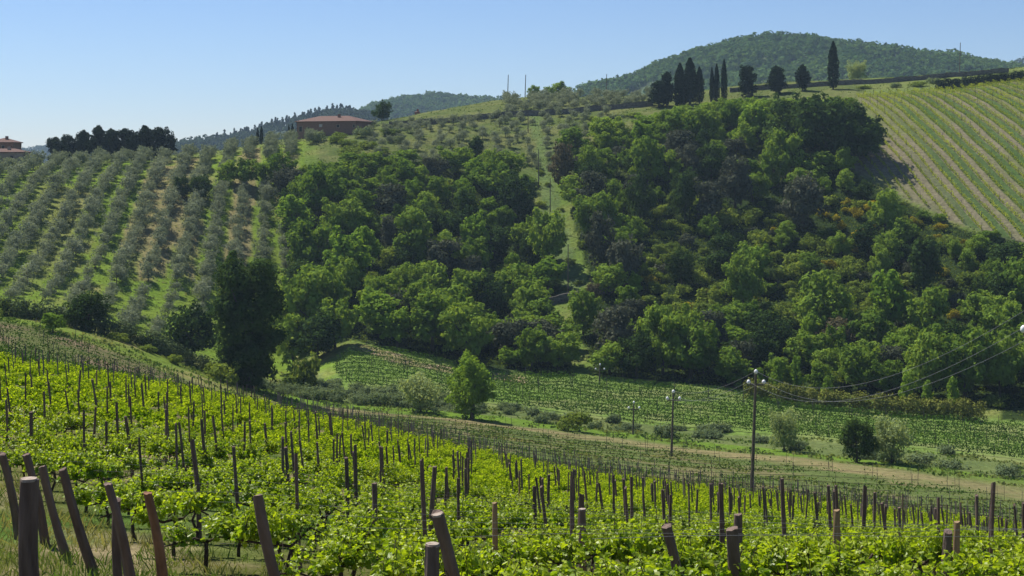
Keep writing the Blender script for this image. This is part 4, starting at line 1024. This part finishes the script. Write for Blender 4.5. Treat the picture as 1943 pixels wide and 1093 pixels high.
PMN = PG[3].mesh('vineyard_post_fresh', M_postnew)
PFAR = [post_geo(600 + i, 1.8, .045, 5) for i in range(5)]

px_of = lambda p: CX + F * p[0] / p[1]
vines, posts = [], []
for ri in range(-9, 46):
    S0 = E0 + ED * ri * ROW_W
    ln = 0.6 + random.uniform(-.2, .2)
    tpos = np.arange(0.9, 150, 1.02)
    for t in tpos:
        tq = t + random.uniform(-.12, .12); p = S0 + RD * tq
        if p[1] < 12.0: continue
        px = CX + F * p[0] / p[1]
        if px < -260 or px > 2230 or p[1] > line_y(2, px) + random.uniform(-1.5, 1.5): continue
        if random.random() < .06: continue
        vines.append((p[0] + random.uniform(-.06, .06), p[1] + random.uniform(-.06, .06), px, ri, t))
    t = 2.0 + (ri % 2) * 1.3
    while t < 150:
        p = S0 + RD * (t + random.uniform(-.35, .35)); t += 2.35
        if p[1] < (21 if px_of(p) > 640 else 15.5): continue
        px = CX + F * p[0] / p[1]
        if px < -120 or px > 2080 or p[1] > line_y(2, px) + 2: continue
        if random.random() < .06: continue
        posts.append((p[0], p[1], px, ri, t))
def seen(x, y, z):
    px, py = proj(x, y, z); return -40 < px < 1985 and py < 1110
vis = [v for v in vines if seen(v[0], v[1], gz(v[0], v[1]) + 1.0)]
vis.sort(key=lambda v: v[1]); near = set(id(v) for v in vis[:300])
rowang = math.atan2(RD[1], RD[0])
def vine_M(x, y, k=1.0): return trs((x, y, gz(x, y)), rowang + random.choice((0, math.pi)) + random.uniform(-.15, .15), (random.uniform(.9, 1.12), random.uniform(.85, 1.2), random.uniform(.76, 1.2) * k))
byrow = {}
for v in vis[:300]: byrow.setdefault(v[3], []).append(v)
for q, rk in enumerate(sorted(byrow)):
    for i, v in enumerate(sorted(byrow[rk], key=lambda a: a[4])):
        fo, wo = VP[(i * 7 + q * 3) % 10]
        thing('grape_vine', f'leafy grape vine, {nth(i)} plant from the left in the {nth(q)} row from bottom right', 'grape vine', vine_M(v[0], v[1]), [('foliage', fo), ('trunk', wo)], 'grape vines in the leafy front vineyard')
parts = []
for v in vines:
    if id(v) in near: continue
    ge = random.choice(VFAR)
    parts.append((ge[0], vine_M(v[0], v[1], .95), random.uniform(-.12, .12)))
o = link('grape_vines', merged(parts).mesh('grape_vines', M_vinefar)); tag(o, 'yellow green mass of leafy vines across the front vineyard', 'grape vines', kind='stuff')
print('vines', len(vines), 'posts', len(posts), 'far posts', len(POSTS), 'olives', len(OL), 'bramble', len(BR), 'small olives', len(SC))

# posts: the largest 300 as objects
G_P = 'posts standing in the leafy front vineyard'
def lean_post(label, pt, pb, Y, rad, kind='post', dY=0.0):
    """a post whose top and foot show at photo points pt and pb, Y metres away"""
    a = np.array([at_y(pb[0], Y), Y, (H0 - pb[1]) / F * Y]); b = np.array([at_y(pt[0], Y + dY), Y + dY, (H0 - pt[1]) / F * (Y + dY)])
    a[2] = min(a[2], gz(a[0], a[1]))
    d = b - a; h = np.linalg.norm(d)
    q = Vector(d).to_track_quat('Z', 'Y').to_matrix().to_4x4(); M = Matrix.Translation(Vector(a)) @ q @ Matrix.Diagonal((rad / .045, rad / .045, h / 1.8, 1))
    return np.array(M)
SPECIAL = [('leaning grey brown end post at the far left edge', (4, 862), (36, 985), 22.5, .060), ('short leaning end post behind the thick stub', (50, 862), (86, 1015), 22.0, .060),
           ('leaning end post right of the thick stub, first of a pair', (80, 885), (126, 1040), 20.5, .060), ('leaning end post right of the thick stub, second of a pair', (119, 890), (176, 1080), 19.2, .060),
           ('upright post beside the slanting brace at lower left', (222, 948), (226, 1130), 17.6, .055), ('slanting dark brace crossing an upright post at lower left', (205, 918), (250, 1120), 17.4, .062),
           ('leaning reddish end post with peeling bark at lower left', (281, 935), (312, 1130), 16.8, .060), ('bare leaning end post left of the bottom centre', (488, 940), (548, 1180), 15.0, .062),
           ('thick leaning end post with pale cut top near bottom centre', (830, 975), (885, 1220), 13.2, .062), ('dark leaning post right of the bottom centre', (1266, 998), (1300, 1210), 14.5, .055),
           ('crooked thick leaning post, left of a crossed pair', (1388, 1003), (1425, 1240), 13.6, .062), ('brown upright post, right of a crossed pair', (1401, 976), (1404, 1200), 16.5, .052),
           ('thick dark wired post at lower right', (1799, 1008), (1803, 1190), 15.5, .050), ('pale fresh stake beside the wired post at lower right', (1816, 990), (1817, 1180), 17.0, .040),
           ('dark upright post with pale top right of centre', (1105, 966), (1108, 1150), 18.5, .055), ('dark post directly behind the pale topped one', (1104, 938), (1106, 1100), 20.5, .050),
           ('slim tan stake standing right of bottom centre', (939, 954), (944, 1110), 19.0, .036), ('tall upright post above the bottom centre', (710, 917), (712, 1060), 22.5, .046),
           ('pale tan tall stake at lower right', (1588, 968), (1590, 1150), 17.5, .042)]
for i, (lab, pt, pb, Y, rad) in enumerate(SPECIAL):
    Mx = lean_post(lab, pt, pb, Y, rad, dY=(-.25 if abs(pt[0] - pb[0]) > 25 else 0))
    me = PMR if 'peeling' in lab else PMN if ('tan' in lab or 'fresh' in lab) else PM[i % 8]
    o = link('vineyard_post', me, None, Mx); tag(o, lab, 'post', G_P)
    if 'pale cut top' in lab or 'pale top ' in lab:
        g = Geo(); tube(g, [[0, 0, 1.78], [0, 0, 1.806]], [.041, .039], 9); link('cut_top', g.mesh('cut_top', M_cut), o)
def stub(label, px, top, Y, rad):
    x = at_y(px, Y); z = (H0 - top) / F * Y; zg = gz(x, Y); h = z - zg
    r = np.random.default_rng(int(px)); g = Geo(); zz = np.linspace(-.3, h, 7)
    tube(g, np.stack([.008 * np.sin(zz * 5), .008 * np.cos(zz * 4), zz], -1), rad * np.array([1.2, 1.12, 1.06, 1.04, 1.0, .98, .96]), 22, jit=.075, r=r)
    o = link('vineyard_post', g.mesh('thick_post', M_post), None, trs((x, Y, zg))); tag(o, label, 'post', G_P)
    g = Geo(); tube(g, [[0, 0, h - .01], [.0, 0, h + .012]], [rad * .95, rad * .9], 14, jit=.07, r=r); link('cut_top', g.mesh('thick_cut_top', M_cut), o)
stub('thickest upright post with sawn top at the lower left corner', 55, 910, 11.5, .073)
stub('short thick post stub with pale sawn top at bottom centre', 821, 1034, 10.6, .056)
def clear_of_special(x, y):
    for (lab, pt, pb, Y, rad) in SPECIAL:
        if (x - at_y((pt[0] + pb[0]) / 2, Y)) ** 2 + (y - Y) ** 2 < 1.1 ** 2: return False
    return True
posts = [p for p in posts if clear_of_special(p[0], p[1])]
pv = [p for p in posts if seen(p[0], p[1], gz(p[0], p[1]) + 1.7)]; pv.sort(key=lambda p: p[1])
ind = pv[:300 - len(SPECIAL) - 2]; indset = set(id(p) for p in ind)
def post_M(p, h=1.8, rad=.045):
    s = rad / .045 * random.choice((.8, .92, 1.0, 1.1, 1.25))
    return trs((p[0], p[1], gz(p[0], p[1])), random.uniform(0, 6.28), (s, s, h / 1.8 * random.uniform(.86, 1.12)), (random.uniform(-.05, .05), random.gauss(-.045, .045)))
byrow = {}
for p in ind: byrow.setdefault(p[3], []).append(p)
for q, rk in enumerate(sorted(byrow)):
    for i, p in enumerate(sorted(byrow[rk], key=lambda a: a[4])):
        fresh = random.random() < .02
        o = link('vineyard_post', PMN if fresh else PM[(i * 5 + q) % 8], None, post_M(p, 1.70, .033))
        tag(o, f'{"tan fresh" if fresh else "dark weathered"} vine post, {nth(i)} from left along the {nth(q)} row from the front', 'post', G_P)
gpa, gpb = [], []
for p in posts:
    if id(p) not in indset: gpa.append((random.choice(PFAR), post_M(p, 1.64, .027), random.uniform(-.3, .3)))
for (x, y, h, rad, grey) in POSTS:
    s = rad / .045 * random.uniform(.8, 1.2); gpb.append((random.choice(PFAR), trs((x, y, gz(x, y)), 0, (s, s, h / 1.8), (random.uniform(-.06, .06), random.uniform(-.08, .05))), random.uniform(.3, .5) if grey else random.uniform(-.5, 0)))
m2 = merged(gpa + gpb); mat_posts = leaf_mat('far_post', (0.085, 0.062, 0.055), (0.25, 0.20, 0.195), 0.0, obj_w=0.0)
o = link('vineyard_posts', m2.mesh('vineyard_posts', mat_posts)); tag(o, 'thin grey brown vine posts crowded along the field edges', 'posts', kind='stuff')

# trellis wires along the nearest rows
wi = 0
for ri in range(-4, 9):
    S0 = E0 + ED * ri * ROW_W
    tt = np.arange(0.2, 46, 0.9); X = S0[0] + RD[0] * tt; Y = S0[1] + RD[1] * tt
    ok = (Y > 9.5) & (np.abs(X / Y) < .44) & (Y < line_y(2, CX + F * X / Y))
    if ok.sum() < 5: continue
    X, Y = X[ok], Y[ok]
    for lv, nmn in ((.60, 'lower'), (1.12, 'upper')):
        g = Geo(); tube(g, np.stack([X, Y, ground(X, Y) + lv + .02 * np.sin(tt[ok] * 1.1)], -1), .0018, 4)
        o = link('trellis_wire', g.mesh('trellis_wire', M_wire, True)); tag(o, f'thin {nmn} trellis wire strung along the {nth(wi)} vine row from the front', 'wire', 'trellis wires of the front vineyard')
    wi += 1

# grass and weeds on the headland and under the nearest rows
def grass():
    n = 60000; Y = 9 + 36 * rng.random(n) ** 1.5; px = rng.uniform(-150, 2100, n); X = (px - CX) / F * Y
    rel = (X - E0[0]) * RD[0] + (Y - E0[1]) * RD[1]
    k = (rel < 1.2) | (rng.random(n) < 0.45); X, Y, rel = X[k], Y[k], rel[k]
    cl = fbm(X / .8, Y / .8, 71, 3); k = cl > 0.38; X, Y, rel, cl = X[k], Y[k], rel[k], cl[k]; n = len(X)
    h = rng.uniform(.06, .22, n) * (0.5 + 1.5 * np.clip(cl - .3, 0, 1)) * np.where(rel < 1.0, 1.25, .9); th = rng.uniform(0, 6.28, n); w = rng.uniform(.006, .013, n)
    base = np.stack([X, Y, ground(X, Y) - .01], -1); side = np.stack([np.cos(th), np.sin(th), 0 * th], -1) * w[:, None]
    tip = base + np.stack([rng.normal(0, .45, n) * h, rng.normal(0, .45, n) * h, h], -1)
    V = np.stack([base - side, base + side, (base + tip) / 2 + side * .8 + np.array([0, 0, .02]), tip], 1).reshape(-1, 3)
    g = Geo(); dry = np.clip((fbm(X / 2.2, Y / 2.2, 75, 2) - .5) * 2.6, 0, .85)
    g.add(V, np.arange(4 * n).reshape(n, 4), np.repeat(np.clip(dry + rng.uniform(-.25, .25, n), 0, 1), 4))
    o = link('grass', g.mesh('grass', M_grass)); tag(o, 'dry and green grass around the vine posts in front', 'grass', kind='stuff')
grass()

def meadow():
    r = np.random.default_rng(91); n = 150000
    Y = np.concatenate([r.uniform(104, 235, n // 2), r.uniform(235, 500, n // 2)]); px = r.uniform(-30, 1990, n); X = (px - CX) / F * Y
    l2, l5, l6, l7, l8 = (np.interp(px, PXT, LY[i]) for i in (2, 5, 6, 7, 8))
    Z = ground(X, Y); py = H0 - F * Z / Y
    l4 = np.interp(px, PXT, LY[4]); wd = np.interp(px, [540, 700, 1100, 1943], [3, 4.5, 7, 9.5])
    low = (np.abs(Y - l4) > wd * (.75 + .5 * fbm(X / 2, Y / 2, 97, 2))) & (Y > l2 + 4) & (Y < l6 + 3) & (px > 540) | (Y > l5 - np.interp(px, [-200, 0, 200, 420, 540], [9, 9, 17, 25, 22])) & (Y < l7) & (px <= 560)
    hill = (Y > l7 + 2) & ~inside(px, py, WOOD_A) & ~inside(px, py, WOOD_B) & ~inside(px, py, UPFIELD)
    k = (low | hill) & (fbm(X / 3.0, Y / 3.0, 93, 3) > .5); X, Y, Z = X[k], Y[k], Z[k]; n = len(X)
    h = r.uniform(.08, .34, n) * np.where(Y[:] < np.interp(CX + F * X / Y, PXT, LY[4]), .65, 1)
    V, Q = quads_at(np.stack([X, Y, Z + h * .5], -1), unit(r.normal(size=(n, 3)) * .8 + np.array([0, -.5, .5])), h * 1.5, r)
    g = Geo(); g.add(V, Q, np.repeat(np.clip((fbm(X / 7, Y / 7, 95, 2) - .3) * 1.6 + r.uniform(-.3, .3, n), 0, 1), 4))
    m = leaf_mat('meadow_blade', (0.085, 0.14, 0.028), (0.22, 0.225, 0.075), 0.35, (1.2, 1.2, 0.7), obj_w=0.0)
    o = link('meadow_grass', g.mesh('meadow_grass', m)); tag(o, 'tufts of meadow grass and weeds over the verges and slopes', 'grass', kind='stuff')
meadow()

# ---------------------------------------------------------------- air
def haze():
    g = Geo(); box(g, (0, 1600, 30), (3600, 3500, 340))
    m, nt, out = new_mat('haze'); v = N(nt, 'ShaderNodeVolumePrincipled'); v.inputs['Color'].default_value = (0.58, 0.80, 1.0, 1)
    v.inputs['Density'].default_value = 0.000105; v.inputs['Anisotropy'].default_value = 0.2
    nt.links.new(v.outputs[0], out.inputs['Volume'])
    o = link('haze', g.mesh('haze', m)); o['kind'] = 'stuff'; o.display_type = 'WIRE'
HAZE = True
if HAZE: haze()
